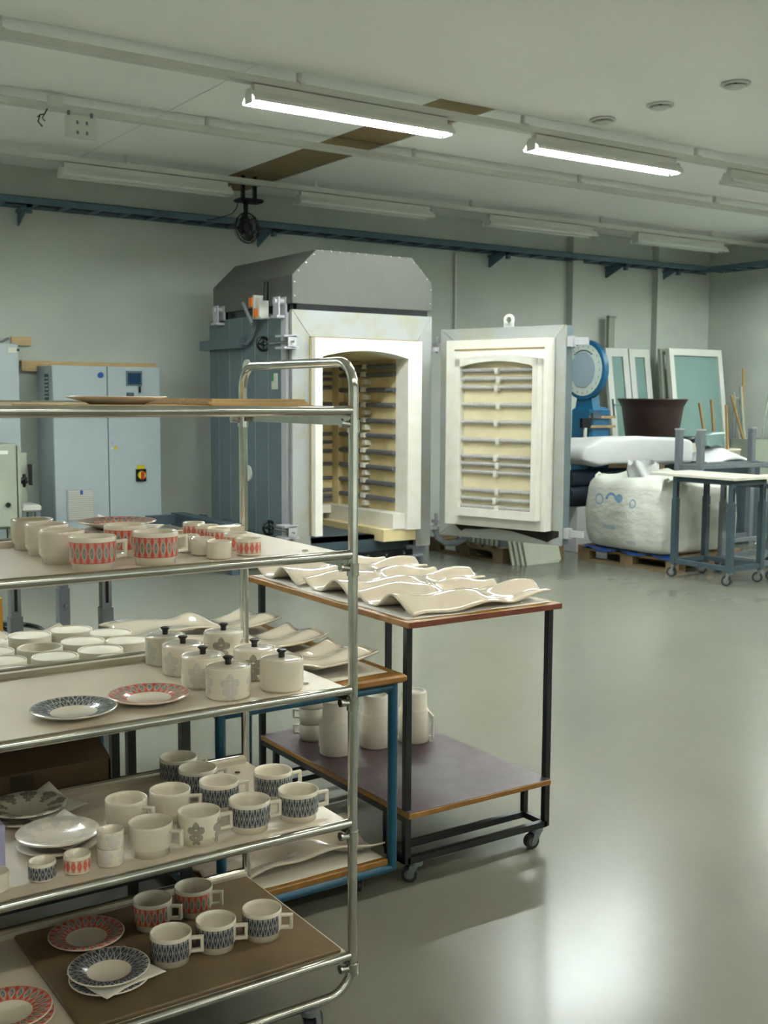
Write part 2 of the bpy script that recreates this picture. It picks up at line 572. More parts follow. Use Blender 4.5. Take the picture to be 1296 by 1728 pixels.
LAMP_L = 1.64
def lamp(loc, label, group, tube):
    """fluorescent batten with an open reflector; origin at mid top, hangs below its track"""
    t = thing('fluorescent_lamp', label, 'lamp', loc, 0, group)
    h = LAMP_L/2
    M().box(-h+0.03, h-0.03, -0.028, 0.028, -0.045, 0.0).build('lamp_body', 'white_metal', t)
    m = M()
    out = [(-0.03, -0.045), (-0.088, -0.100), (-0.088, -0.120), (-0.084, -0.120), (-0.084, -0.102), (-0.027, -0.049), (0.027, -0.049), (0.084, -0.102), (0.084, -0.120), (0.088, -0.120), (0.088, -0.100), (0.03, -0.045)]
    m.prism(out, 'x', -h, h)
    m.build('reflector', 'refl', t)
    for s in (-1, 1):
        m = M()
        m.prism([(-0.05, -0.124), (0.05, -0.124), (0.05, -0.06), (0.035, -0.03), (-0.035, -0.03), (-0.05, -0.06)], 'x', s*h-0.008*(s > 0), s*h+0.008*(s < 0))
        m.build('end_plate', 'white_metal', t)
        for d in (-0.034, 0.034):
            M().box(s*(h-0.02)-0.012, s*(h-0.02)+0.012, d-0.014, d+0.014, -0.112, -0.066).build('lampholder', 'white_metal', t)
    for d in (-0.034, 0.034):
        M().cyl((-h+0.03, d, -0.093), (h-0.03, d, -0.093), 0.013, 10).build('tube', tube, t)
    for x in (-h+0.25, h-0.25):
        M().cyl((x, 0, 0), (x, 0, 0.0095), 0.008, 8).build('suspension', 'white_metal', t)
    return t
LZ = 3.595
lit = lamp((4.315, 6.80, LZ), 'lit fluorescent lamp glowing white beside the brown ceiling strip', 'fluorescent lamps on the lit track', 'tube_cool')
lit['label'] = 'lit fluorescent lamp overlapping the brown ceiling strip'
dup(lit, (6.755, 6.80, LZ), 0, 'lit fluorescent lamp nearest the three round ceiling vents')
off = lamp((9.05, 6.80, LZ), 'unlit fluorescent lamp next in line after two lit ones', 'fluorescent lamps on the lit track', 'tube_off')
for x, nm in ((4.09, 'unlit fluorescent lamp between the electrical cabinet and the black fan'), (6.47, 'unlit fluorescent lamp above the kiln hood, right of the black fan'),
              (8.88, 'unlit fluorescent lamp high above the open kiln door'), (11.22, 'unlit fluorescent lamp in the far corner of the room')):
    dup(off, (x, 9.955, LZ), 0, nm, 'unlit lamps by the back wall')
lamp((12.1, 8.25, LZ), 'added out-of-view fluorescent lamp brightening the right wall corner', None, 'tube_fill')  # lamp added out of view to lift the right corner
for x in (0.9, -1.5):
    dup(lit, (x, 6.80, LZ), 0, 'lit fluorescent lamp on the track in front of the furnace', 'lit lamps before the furnace')
dup(lit, (11.4, 6.80, LZ), 0, 'added out-of-view fluorescent lamp at the far right end of its track')  # unseen lamp, added to brighten the right and rear walls
for x in (5.8, 8.4, 11.0):
    dup(lit, (x, 2.47, LZ), 0, 'cool lit fluorescent lamp on the track above the aisle', 'cool lamps above the aisle')
warm = lamp((3.2, 2.47, LZ), 'warm lit fluorescent lamp on the track above the trolley', None, 'tube_warm')
for x in (-1.4, 1.2, 3.8, 6.4, 9.0):
    dup(warm, (x, -1.28, LZ), 0, 'warm lit fluorescent lamp on the track along the front wall', 'warm lamps along the front wall')

jb = thing('junction_box', 'white square junction box hanging from the bare lighting track', 'junction box', (2.86, 8.22, 3.42))
M((2.86, 8.22, 3.42)).bevbox(2.745, 2.975, 8.195, 8.235, 3.425, 3.575, 0.006).build('box_cover', 'white_metal', jb)
for x in (2.775, 2.945):
    M((2.86, 8.22, 3.42)).box(x-0.008, x+0.008, 8.21, 8.23, 3.57, 3.612).build('bracket', 'steel_grey', jb)
for x, z in ((2.83, 3.53), (2.9, 3.53), (2.83, 3.46), (2.9, 3.46)):
    M((2.86, 8.22, 3.42)).box(x-0.008, x+0.008, 8.192, 8.2, z-0.012, z+0.012).build('knockout', 'steel_grey', jb)
m = M((2.6, 8.22, 3.5))
m.tube([(2.63, 8.24, 3.61), (2.60, 8.22, 3.56), (2.565, 8.21, 3.55), (2.55, 8.21, 3.50), (2.58, 8.21, 3.47)], 0.005, 6)
m.tube([(2.60, 8.22, 3.56), (2.58, 8.21, 3.53), (2.60, 8.21, 3.51)], 0.004, 6)
m.tube([(2.565, 8.21, 3.55), (2.545, 8.21, 3.53)], 0.004, 6)
tag(m.build('loose_cable', 'rubber'), 'frayed loose cable end dangling from the bare lighting track', 'cable')
tag(M((2.66, 8.2, 3.63)).bevbox(2.62, 2.73, 8.19, 8.23, 3.615, 3.70, 0.01).build('track_connector', 'white_metal'),
    'small white connector block clipped on the bare lighting track', 'connector')

for x, y, nm in ((6.477, 5.304, 'white round ceiling vent farthest from the lit lamps'), (6.481, 5.99, 'middle one of three white round ceiling vents'),
                 (6.45, 6.55, 'white round ceiling vent closest to the lit lamp track')):
    t = thing('ceiling_vent', nm, 'vent', (x, y, ZC), 0, 'round ceiling vents')
    M().lathe([(0.075, 0), (0.098, -0.003), (0.102, -0.012), (0.09, -0.02), (0.075, -0.016), (0.07, 0)], 32).build('vent_ring', 'white_metal', t)
    M().lathe([(0.0, -0.034), (0.05, -0.036), (0.066, -0.03), (0.068, -0.024), (0.0, -0.02)], 32).build('vent_disc', 'white_metal', t)
    M().cyl((0, 0, -0.024), (0, 0, 0), 0.012, 8).build('vent_stem', 'steel_grey', t)
tag(M((12.3, 9.0, 3.3)).cyl((12.62, 8.95, 3.36), (12.62, 8.95, ZC), 0.006, 8).build('suspension_rod', 'steel_grey'),
    'thin rod dropping from ceiling to cable ladder on the right wall', 'rod')

# ------------------------------------------------------------------ cable ladders
def ladder(name, label, a, b, axis, off, zc, brs):
    """ladder of two rails and rungs running along an axis, with wall brackets"""
    o = (a, off, zc) if axis == 'x' else (off, a, zc)
    t = thing(name, label, 'cable ladder', o, 0, 'cable ladders along the walls')
    wd = 0.30
    def bx(m, u0, u1, v0, v1, z0, z1):
        return m.box(u0, u1, v0, v1, z0, z1) if axis == 'x' else m.box(v0, v1, u0, u1, z0, z1)
    for v in (off-wd/2, off+wd/2):
        m = M(o)
        bx(m, a, b, v-0.006, v+0.006, zc-0.045, zc+0.02)
        bx(m, a, b, v-0.006, v+0.018, zc+0.014, zc+0.02)
        m.build('side_rail', 'cable_tray', t)
    r = None
    n = int((b-a)/0.3)
    for k in range(n):
        if r is None:
            m = M(o)
            bx(m, a+0.15, a+0.20, off-wd/2, off+wd/2, zc-0.045, zc-0.025)
            r = m.build('rung', 'cable_tray', t)
        else:
            copy_part(r, t, (k*0.3, 0, 0) if axis == 'x' else (0, k*0.3, 0))
    m = M(o)
    for q, rr in ((0.06, 0.010), (0.10, 0.014)):
        p = (lambda u: (u, off+q, zc-0.02+rr)) if axis == 'x' else (lambda u: (off+q, u, zc-0.02+rr))
        m.tube([p(a+0.02+(b-a-0.04)*i/10) for i in range(11)], rr, 8)
    m.build('cables', 'rubber', t)
    wall = Y1 if axis == 'x' else X1
    for u in brs:
        m = M(o)
        bx(m, u-0.02, u+0.02, off-wd/2-0.02, wall, zc-0.08, zc-0.05)
        if axis == 'x':
            m.prism([(wall, zc-0.08), (wall, zc-0.2), (wall-0.03, zc-0.2), (off-0.1, zc-0.08)], 'x', u-0.004, u+0.004)
            m.box(u-0.02, u+0.02, off-wd/2-0.02, off-wd/2+0.03, zc-0.13, zc-0.05)
        else:
            m.prism([(wall, zc-0.08), (wall, zc-0.2), (wall-0.03, zc-0.2), (off-0.1, zc-0.08)], 'y', u-0.004, u+0.004)
        m.build('wall_bracket', 'cable_tray', t)
    return t
ladder('cable_ladder', 'blue-grey cable ladder bracketed high along the back wall', X0+0.1, 12.86, 'x', 10.78, 3.37, (0.6, 3.2, 5.75, 8.95, 10.95, 11.95))
ladder('cable_ladder', 'blue-grey cable ladder running off along the right wall', 4.0, 10.60, 'y', 12.71, 3.37, (6.0, 8.0, 9.6))

# ------------------------------------------------------------------ fan
FO = (5.22, 10.2, 3.23)
fan = thing('ceiling_fan', 'black caged fan hanging upside down under the lighting track', 'fan', FO)
m = M(FO)
m.bevbox(5.11, 5.37, 10.12, 10.28, 3.475, 3.51, 0.01)
m.box(5.16, 5.19, 10.18, 10.22, 3.50, ZC)
m.box(5.29, 5.32, 10.18, 10.22, 3.50, ZC)
m.build('mounting_plate', 'knob', fan)
M(FO).cyl((5.205, 10.2, 3.48), (5.20, 10.19, 3.36), 0.026, 12, 0.022).build('arm', 'knob', fan)
m = M(FO)
fd = Vector((0.25, -0.97, 0)).normalized()
fc = Vector(FO)
m.cyl(fc+fd*-0.09, fc+fd*0.02, 0.05, 16, 0.06)
m.prism([(5.16, 3.22), (5.27, 3.24), (5.22, 3.37), (5.18, 3.37)], 'y', 10.2, 10.24)
m.build('motor', 'knob', fan)
fr = Vector((fd.y*-1, fd.x, 0))
def ring(m, c, rad, r, n=32):
    m.tube([c + fr*math.cos(2*PI*i/n)*rad + Vector((0, 0, math.sin(2*PI*i/n)*rad)) for i in range(n+1)], r, 6, False)
m = M(FO)
for off_, rad in ((0.05, 0.06), (0.055, 0.10), (0.04, 0.13), (0.0, 0.148), (-0.05, 0.13)):
    ring(m, fc+fd*off_, rad, 0.006 if rad > 0.14 else 0.002)
for i in range(28):
    t = 2*PI*i/28
    e = fr*math.cos(t) + Vector((0, 0, math.sin(t)))
    m.tube([fc+fd*0.052+e*0.05, fc+fd*0.05+e*0.11, fc+fd*0.02+e*0.14, fc+e*0.148, fc-fd*0.05+e*0.12, fc-fd*0.07+e*0.05], 0.0016, 4, False)
m.build('cage', 'knob', fan)
for k in range(3):
    t = 2*PI*k/3 + 0.4
    e = fr*math.cos(t) + Vector((0, 0, math.sin(t)))
    q = fr*-math.sin(t) + Vector((0, 0, math.cos(t)))
    m = M(FO)
    def bl(u, v, e=e, q=q):
        r = 0.02+0.105*u
        wdt = (0.03+0.12*math.sin(PI*min(1, u*0.85+0.1)))*(v-0.5)
        return fc + e*r + q*wdt + fd*(0.012+0.03*(v-0.5))
    m.grid(bl, 6, 6, 0.003)
    m.build('blade', 'knob', fan)
M(FO).tube([(5.12, 10.2, 3.48), (5.115, 10.21, 3.42), (5.08, 10.25, 3.36), (5.0, 10.5, 3.33), (4.98, 10.66, 3.34)], 0.005, 6).build('power_cord', 'rubber', fan)

# ------------------------------------------------------------------ kiln
KO = (5.5, 9.3, 0.0)
kiln = thing('kiln', 'large grey front-loading kiln with its door swung open', 'kiln', KO)
def K(): return M(KO)
KX0, KX1, KF, KB = 4.77, 6.25, 8.50, 10.14
# casing: inner shell panels (behind the planks), back and right wall, roof
m = K()
m.box(4.79, 4.86, 8.60, KB-0.02, 0.30, 2.27)
m.box(6.18, 6.235, 8.56, KB, 0.20, 2.28)
m.box(4.79, 6.235, KB-0.06, KB, 0.20, 2.28)
m.box(4.79, 6.235, 8.56, KB, 2.24, 2.295)
m.build('casing', 'kiln_side', kiln)
ys = [8.675, 8.938, 9.187, 9.447, 9.704, 9.95, 10.14]
for a, b in zip(ys[:-1], ys[1:]):
    K().box(KX0, 4.80, a+0.005, b-0.005, 0.33, 2.285).build('side_plank', 'kiln_side', kiln)
K().box(4.7725, 4.795, 8.675, KB, 0.335, 2.28).build('plank_joint', 'kiln_trim', kiln)
K().box(4.755, 4.80, 8.575, 8.67, 0.20, 2.285).build('corner_flange', 'kiln_trim', kiln)
K().box(4.785, 4.80, 8.53, 8.58, 0.20, 2.285).build('corner_groove', 'steel_dark', kiln)
# mitred front frame
for nm, pts in (('front_frame', [(KX0, 0.18), (4.95, 0.18), (4.95, 2.075), (KX0, 2.305)]),
                ('front_frame', [(6.085, 0.18), (KX1, 0.18), (KX1, 2.308), (6.085, 2.075)]),
                ('front_frame', [(KX0+0.003, 2.308), (4.952, 2.078), (6.083, 2.078), (KX1-0.003, 2.308)])):
    K().prism(pts, 'y', KF, KF+0.045).build(nm, 'scorch', kiln)
# arched fire-brick surround
OL, OR, SP, AP, SB = 5.025, 5.932, 1.912, 1.973, 0.352
arch = lambda k: (OL+(OR-OL)*k, SP+(AP-SP)*(1-(2*k-1)**2))
m = K()
m.box(4.953, OL, 8.42, 8.62, SB, 2.073)
m.box(OR, 6.083, 8.42, 8.62, SB, 2.073)
for i in range(16):
    a, b = arch(i/16), arch((i+1)/16)
    m.prism([a, b, (b[0], 2.073), (a[0], 2.073)], 'y', 8.42, 8.62)
m.build('brick_surround', 'insul', kiln)
m = K()
m.box(4.938, 4.953, 8.488, 8.50, SB, 2.085)
m.box(6.083, 6.098, 8.488, 8.50, SB, 2.085)
m.box(4.938, 6.098, 8.488, 8.50, 2.073, 2.085)
m.build('scorched_gasket', 'brown_board', kiln)
# chamber of yellow brick
m = K()
m.box(5.955, 6.15, 8.62, 9.72, 0.42, 2.1)
m.build('chamber_wall', 'chamber', kiln)
K().box(4.86, 6.15, 9.70, 9.95, 0.30, 2.1).build('chamber_wall', 'chamber', kiln)
K().box(4.86, 5.02, 8.62, 9.72, 0.42, 2.1).build('chamber_wall', 'chamber', kiln)
m = K()
for i in range(12):
    a, b = arch(i/12), arch((i+1)/12)
    a = (a[0]-0.01+0.02*i/12, a[1]); b = (b[0]-0.01+0.02*(i+1)/12, b[1])
    m.prism([a, b, (b[0], 2.12), (a[0], 2.12)], 'y', 8.62, 9.72)
m.build('chamber_vault', 'chamber', kiln)
K().box(5.80, 6.10, 8.46, 9.70, 0.36, 0.50).build('brick_ledge', 'insul', kiln)
K().box(5.02, 5.80, 9.56, 9.70, 0.42, 0.50).build('brick_ledge', 'insul', kiln)
K().box(5.70, 6.06, 8.47, 9.62, 0.25, 0.36).build('lower_brick_course', 'chamber', kiln)
K().box(4.86, 5.75, 8.62, 9.6, 0.26, 0.30).build('car_deck', 'steel_dark', kiln)
zr = [1.852, 1.778, 1.634, 1.492, 1.341, 1.202, 1.048, 0.901, 0.755, 0.611]
rod = None
for z in zr:
    if rod is None:
        rod = K().cyl((5.925, 8.63, z), (5.925, 9.64, z), 0.023, 10).build('heating_rod', 'rod_dark', kiln)
    else:
        copy_part(rod, kiln, (0, 0, z-zr[0]))
hold = None
for k in range(19):
    z = 1.86 - k*0.0725
    if hold is None:
        m = K()
        m.prism([(9.075, z-0.025), (9.145, z-0.025), (9.135, z+0.02), (9.085, z+0.02)], 'x', 5.895, 5.957)
        hold = m.build('rod_holder', 'insul', kiln)
    else:
        copy_part(hold, kiln, (-0.012*(k % 2), 0.012*(k % 2), -k*0.0725))
K().box(5.90, 5.957, 9.58, 9.70, 0.5, 1.93).build('corner_pillar', 'chamber', kiln)
zb = [1.80, 1.74, 1.66, 1.50, 1.20, 1.12, 1.03, 0.90, 0.76, 0.64, 0.58, 0.54]
br = None
for z in zb:
    if br is None:
        m = K()
        m.cyl((5.06, 9.675, z), (5.88, 9.675, z), 0.018, 8)
        br = m.build('back_heating_rod', 'rod_dark', kiln)
    else:
        copy_part(br, kiln, (0, 0, z-zb[0]))
# black seal and folded hood
m = K()
m.box(4.82, 6.20, 8.505, 8.54, 2.305, 2.36)
m.box(4.80, 4.84, 8.54, 10.0, 2.295, 2.36)
m.box(6.16, 6.20, 8.54, 10.0, 2.295, 2.36)
m.build('black_seal', 'knob', kiln)
hp = [(4.775, 2.36), (6.247, 2.36), (6.247, 2.615), (6.02, 2.828), (5.01, 2.828), (4.775, 2.60)]
hood = K().prism(hp, 'y', 8.50, 10.06).build('hood', 'hood', kiln, 0.004)
m = K()
for i in range(len(hp)):
    a, b = Vector((hp[i][0], 0, hp[i][1])), Vector((hp[(i+1) % 6][0], 0, hp[(i+1) % 6][1]))
    if i == 0:
        continue
    n = max(2, int((b-a).length/0.09))
    for k in range(n):
        p = a.lerp(b, (k+0.5)/n)
        p = p + (Vector((5.51, 0, 2.55))-p)*0.025
        m.cyl((p.x, 8.492, p.z), (p.x, 8.502, p.z), 0.006, 6)
m.build('rivet_row', 'white_metal', hood)
# screw clamps on the left edge
def clamp(z, y0):
    m = K()
    for dz in (-0.05, 0.05):
        m.box(4.66, 4.80, 8.44, 8.60, z+dz-0.008, z+dz+0.008)
    m.box(4.70, 4.78, 8.44, 8.452, z-0.05, z+0.05)
    c = m.build('clamp_bracket', 'kiln_trim', kiln)
    K().cyl((4.73, 8.40, z), (4.73, y0, z), 0.009, 8).build('clamp_screw', 'chrome', c)
    m = K()
    cc = Vector((4.73, y0, z))
    m.tube([cc + Vector((math.cos(2*PI*i/20)*0.058, 0, math.sin(2*PI*i/20)*0.058)) for i in range(21)], 0.013, 8, False)
    m.cyl(cc+Vector((0, -0.02, 0)), cc+Vector((0, 0.02, 0)), 0.02, 10)
    for k in range(4):
        t = k*PI/2
        m.cyl(cc, cc+Vector((math.cos(t)*0.055, 0, math.sin(t)*0.055)), 0.008, 6)
    m.build('hand_wheel', 'knob', c)
clamp(2.03, 8.95)
clamp(0.40, 8.86)
# lid brackets, actuator and cabling on top left
for y, nm in ((8.66, 'lid_bracket'), (9.86, 'lid_bracket')):
    m = K()
    m.box(4.70, 4.715, y-0.05, y+0.05, 2.26, 2.42)
    m.box(4.77, 4.785, y-0.05, y+0.05, 2.26, 2.42)
    m.box(4.68, 4.80, y-0.055, y+0.055, 2.24, 2.262)
    m.cyl((4.68, y, 2.38), (4.80, y, 2.38), 0.025, 10)
    m.build(nm, 'kiln_trim', kiln)
m = K()
m.box(4.68, 4.77, 9.02, 9.05, 2.26, 2.46)
m.box(4.68, 4.77, 8.92, 8.95, 2.26, 2.43)
m.box(4.68, 4.77, 8.90, 9.06, 2.25, 2.265)
act = m.build('actuator_bracket', 'white_metal', kiln)
m = K()
m.box(4.67, 4.74, 9.06, 9.11, 2.36, 2.44)
m.box(4.67, 4.74, 8.97, 9.02, 2.26, 2.34)
m.build('actuator', 'orange', act)
K().cyl((4.66, 9.20, 2.40), (4.66, 9.03, 2.21), 0.016, 8).build('actuator_lever', 'steel_grey', act)
K().cyl((4.70, 8.84, 2.40), (4.70, 8.83, 2.56), 0.026, 10, 0.02).build('black_handle', 'knob', act)
K().box(4.70, 4.77, 9.36, 10.22, 2.01, 2.10).build('cable_duct', 'kiln_side', kiln)
for k in range(2):
    K().tube([(4.735, 9.38, 2.05), (4.735, 9.26+0.03*k, 2.04), (4.735, 9.17+0.03*k, 2.09), (4.735, 9.11+0.04*k, 2.17), (4.735, 9.09+0.045*k, 2.30)], 0.012, 8).build('flexible_conduit', 'steel_grey', kiln)
K().box(4.762, 4.772, 8.76, 8.86, 1.63, 1.77).build('rating_plate', 'laminate', kiln)
K().box(4.758, 4.763, 8.82, 8.86, 1.70, 1.77).build('green_sticker', 'green', kiln)
for z in (1.83, 0.86):
    K().cyl((4.755, 9.33, z), (4.775, 9.33, z), 0.075, 20).build('port_cover', 'white_metal', kiln)
# base
m = K()
m.box(4.80, 6.15, 8.62, 8.72, 0.10, 0.30)
m.box(4.80, 6.23, KB-0.12, KB, 0.06, 0.22)
m.box(4.80, 4.92, 8.62, KB, 0.06, 0.33)
m.box(6.10, 6.23, 8.62, KB, 0.06, 0.22)
m.build('base_frame', 'steel_dark', kiln)
K().box(4.85, 6.05, 8.50, 8.56, 0.02, 0.16).build('front_beam', 'knob', kiln)
for x in (5.55, 5.75, 5.95):
    K().cyl((x, 8.49, 0.125), (x, 8.505, 0.125), 0.014, 8).build('bolt', 'chrome', kiln)
m = K()
m.box(6.0, 6.22, 8.53, 8.63, 0.10, 0.19)
m.box(5.98, 6.16, 8.47, 8.60, 0.085, 0.10)
m.build('corner_bracket', 'steel_grey', kiln)
for x, y in ((4.86, 8.70), (6.16, 8.60), (4.86, 10.05), (6.16, 10.05)):
    K().box(x-0.06, x+0.06, y-0.06, y+0.06, 0.0, 0.09).build('foot', 'steel_grey', kiln)
# ---- door
DH = Vector((6.32, 8.45, 0))
DD = Vector((0.298, -0.955, 0)).normalized()
DN = Vector((DD.y, -DD.x, 0))
dp = lambda s, o, z: DH + DD*s + DN*o + Vector((0, 0, z))
def dbox(m, s0, s1, o0, o1, z0, z1):
    P = [dp(s, o, z) for z in (z0, z1) for o in (o0, o1) for s in (s0, s1)]
    return m.add(P, [(0, 2, 3, 1), (4, 5, 7, 6), (0, 1, 5, 4), (2, 6, 7, 3), (0, 4, 6, 2), (1, 3, 7, 5)])
def dprism(m, pts, o0, o1):
    n = len(pts)
    P = [dp(s, o0, z) for s, z in pts] + [dp(s, o1, z) for s, z in pts]
    F = [(i, (i+1) % n, n+(i+1) % n, n+i) for i in range(n)] + [tuple(range(n-1, -1, -1)), tuple(range(n, 2*n))]
    return m.add(P, F)
door = dbox(K(), 0.0, 1.31, -0.13, -0.022, 0.285, 2.185).build('door', 'kiln_side', kiln)
door['label'] = 'open kiln door lined with fire brick and heating rods'
for pts in ([(0, .285), (.15, .40), (.15, 2.08), (0, 2.188)], [(1.31, .285), (1.31, 2.188), (1.215, 2.08), (1.215, .40)],
            [(0.003, 2.19), (.152, 2.083), (1.213, 2.083), (1.307, 2.19)], [(0.003, .283), (1.307, .283), (1.213, .397), (.152, .397)]):
    dprism(K(), pts, -0.022, 0.0).build('door_frame', 'scorch', door)
dbox(K(), 0.15, 1.21, -0.02, 0.12, 0.41, 2.08).build('brick_block', 'insul', door)
dbox(K(), 0.24, 1.18, 0.12, 0.124, 1.985, 2.0).build('brick_joint', 'brown_board', door)
m = K()
dbox(m, 0.303, 0.355, 0.12, 0.205, 0.505, 1.905)
dbox(m, 1.112, 1.167, 0.12, 0.205, 0.505, 1.905)
dbox(m, 0.355, 1.112, 0.12, 0.205, 0.505, 0.577)
for i in range(16):
    def ar(k, lo, hi): return (0.303+0.864*k, lo+(hi-lo)*(1-(2*k-1)**2))
    a0, a1 = ar(i/16, 1.905, 1.945), ar((i+1)/16, 1.905, 1.945)
    def ai(k):
        q = min(1, max(0, (0.303+0.864*k-0.355)/0.757))
        return (0.303+0.864*k, 1.84+0.045*(1-(2*q-1)**2))
    b0, b1 = ai(i/16), ai((i+1)/16)
    dprism(m, [b0, b1, a1, a0], 0.12, 0.205)
m.build('brick_arch', 'insul', door)
dbox(K(), 0.355, 1.112, 0.12, 0.128, 0.577, 1.88).build('brick_recess', 'recess', door)
zd = [1.808, 1.732, 1.656, 1.503, 1.35, 1.19, 1.043, 0.976, 0.903, 0.741, 0.663, 0.593]
dr = dh = None
for i, z in enumerate(zd):
    if dr is None:
        m = K()
        for k in range(60):   # coil wound on a bar
            s0 = 0.36 + 0.745*k/60
            m.cyl(dp(s0, 0.155, z), dp(s0+0.0075, 0.155, z), 0.021, 8, caps=False)
            m.cyl(dp(s0+0.0075, 0.155, z), dp(s0+0.0125, 0.155, z), 0.016, 8, caps=False)
        dr = m.build('heating_rod', 'rod', door)
        m = K()
        dprism(m, [(0.715, z-0.035), (0.745, z-0.035), (0.75, z+0.02), (0.71, z+0.02)], 0.128, 0.185)
        dh = m.build('rod_holder', 'insul', door)
    else:
        copy_part(dr, door, (0, 0, z-zd[0]))
        e = DD*(0.02*(i % 2))
        copy_part(dh, door, (e.x, e.y, z-zd[0]))
so = [(.152, .412), (.19, .385), (.25, .338), (.30, .36), (.45, .365), (.62, .385), (.80, .375), (.95, .35), (1.08, .325), (1.17, .305), (1.22, .335), (1.285, .36), (1.285, .412)]
dprism(K(), so, 0.0005, 0.003).build('soot_mark', 'soot', door)
m = K()
n = 16
P, F = [], []
for o in (-0.07, -0.055):
    for rr in (0.055, 0.028):
        for i in range(n):
            t = 2*PI*i/n
            P.append(dp(0.70+math.cos(t)*rr, o, 2.255+math.sin(t)*rr))
for i in range(n):
    j = (i+1) % n
    F += [(i, j, n+j, n+i), (2*n+i, 3*n+i, 3*n+j, 2*n+j), (i, 2*n+i, 2*n+j, j), (n+i, n+j, 3*n+j, 3*n+i)]
m.add(P, F)
dbox(m, 0.65, 0.75, -0.07, -0.055, 2.18, 2.225)
m.build('lifting_eye', 'white_metal', door)
for z in (2.05, 0.39):
    m = K()
    dbox(m, 1.31, 1.50, -0.075, -0.055, z-0.03, z+0.03)
    dbox(m, 1.31, 1.36, -0.10, -0.03, z-0.045, z+0.045)
    m.build('door_latch', 'kiln_trim', door)
    m = K()
    dbox(m, -0.13, 0.0, -0.09, -0.05, z-0.01, z+0.02)
    m.box(6.25, 6.31, 8.46, 8.52, z-0.06, z-0.02)
    m.cyl(dp(-0.09, -0.07, z-0.07), dp(-0.09, -0.07, z+0.08), 0.018, 10)
    m.build('hinge', 'kiln_trim', door)
K().tube([(6.30, 8.50, 0.34), (6.33, 8.47, 0.24), (6.40, 8.45, 0.19), (6.50, 8.42, 0.19), (6.58, 8.36, 0.24), (6.60, 8.33, 0.34)], 0.028, 10).build('hanging_hose', 'steel_grey', kiln)

# steel rail frame beside the kiln
RO = (4.40, 9.4, 0)
rf = thing('rail_frame', 'low dark steel rail frame standing along the kiln side', 'frame', RO)
M(RO).box(4.33, 4.46, 8.75, 10.10, 0.33, 0.45).build('beam', 'steel_dark', rf)
M(RO).box(4.34, 4.45, 8.73, 8.75, 0.33, 0.47).build('end_plate', 'kiln_trim', rf)
for y in (8.9, 9.95):
    M(RO).box(4.36, 4.43, y-0.04, y+0.04, 0.0, 0.33).build('leg', 'steel_dark', rf)
M(RO).box(4.05, 4.33, 10.0, 10.06, 0.35, 0.44).build('cross_beam', 'steel_dark', rf)
M(RO).box(4.05, 4.11, 10.0, 10.06, 0.0, 0.35).build('leg', 'steel_dark', rf)
for y in (9.2, 9.7):
    M(RO).box(4.46, 4.50, y-0.05, y+0.05, 0.40, 0.46).build('stop_block', 'steel_dark', rf)

# ------------------------------------------------------------------ electrical cabinet and neighbours by the back wall
CO = (3.86, 10.7, 0)
cab = thing('electrical_cabinet', 'pale grey two-door electrical cabinet with screen and rotary switch', 'cabinet', CO)
def C_(): return M(CO)
C_().box(3.33, 4.40, 10.515, 10.96, 0.06, 1.85).build('cabinet_body', 'cabinet', cab)
C_().box(3.36, 4.37, 10.55, 10.93, 0.0, 0.06).build('plinth', 'steel_dark', cab)
d1 = C_().bevbox(3.333, 3.858, 10.492, 10.515, 0.075, 1.845, 0.004).build('cabinet_door', 'cabinet', cab)
d2 = C_().bevbox(3.866, 4.397, 10.492, 10.515, 0.075, 1.845, 0.004).build('cabinet_door', 'cabinet', cab)
C_().box(3.857, 3.867, 10.50, 10.515, 0.075, 1.845).build('door_gap', 'steel_dark', cab)
C_().cyl((3.795, 10.48, 1.764), (3.795, 10.493, 1.764), 0.027, 16).build('round_lock', 'blue', d1)
gf = C_().box(3.44, 3.70, 10.478, 10.493, 0.38, 0.68).build('vent_grille', 'kiln_trim', d1)
for k in range(15):
    pass
sl = None
for k in range(14):
    z = 0.395 + k*0.02
    if sl is None:
        sl = C_().box(3.45, 3.69, 10.470, 10.478, z, z+0.012).build('slat', 'laminate', d1)
    else:
        copy_part(sl, d1, (0, 0, k*0.02))
C_().box(3.565, 3.59, 10.464, 10.472, 0.63, 0.67).build('blue_tag', 'blue', d1)
sf = C_().box(4.05, 4.21, 10.482, 10.493, 1.665, 1.81).build('screen_frame', 'kiln_side', d2)
C_().box(4.065, 4.195, 10.478, 10.483, 1.68, 1.79).build('screen', 'screen', d2)
C_().box(4.052, 4.117, 10.465, 10.493, 1.53, 1.60).build('socket', 'steel_dark', d2)
C_().cyl((4.18, 10.47, 1.60), (4.18, 10.47, 1.66), 0.012, 8).build('antenna', 'knob', d2)
sw = C_().box(4.13, 4.235, 10.475, 10.493, 0.735, 0.855).build('switch_plate', 'knob', d2)
C_().box(4.145, 4.22, 10.482, 10.493, 0.855, 0.895).build('yellow_tag', 'yellow_lab', d2)
C_().cyl((4.185, 10.455, 0.795), (4.185, 10.476, 0.795), 0.04, 20).build('switch_ring', 'yellow_lab', d2)
C_().box(4.172, 4.198, 10.43, 10.456, 0.758, 0.832).build('rotary_switch', 'red', d2)
C_().prism([(3.91, 1.05), (3.955, 1.05), (3.9325, 1.095)], 'y', 10.487, 10.493).build('warning_triangle', 'yellow_lab', d2)
C_().box(3.885, 3.91, 10.488, 10.493, 1.10, 1.13).build('small_label', 'lavender', d2)
C_().box(3.885, 3.905, 10.488, 10.493, 1.05, 1.07).build('small_label', 'laminate', d2)
vs = C_().box(3.326, 3.331, 10.60, 10.72, 1.52, 1.77).build('side_vent', 'steel_dark', cab)
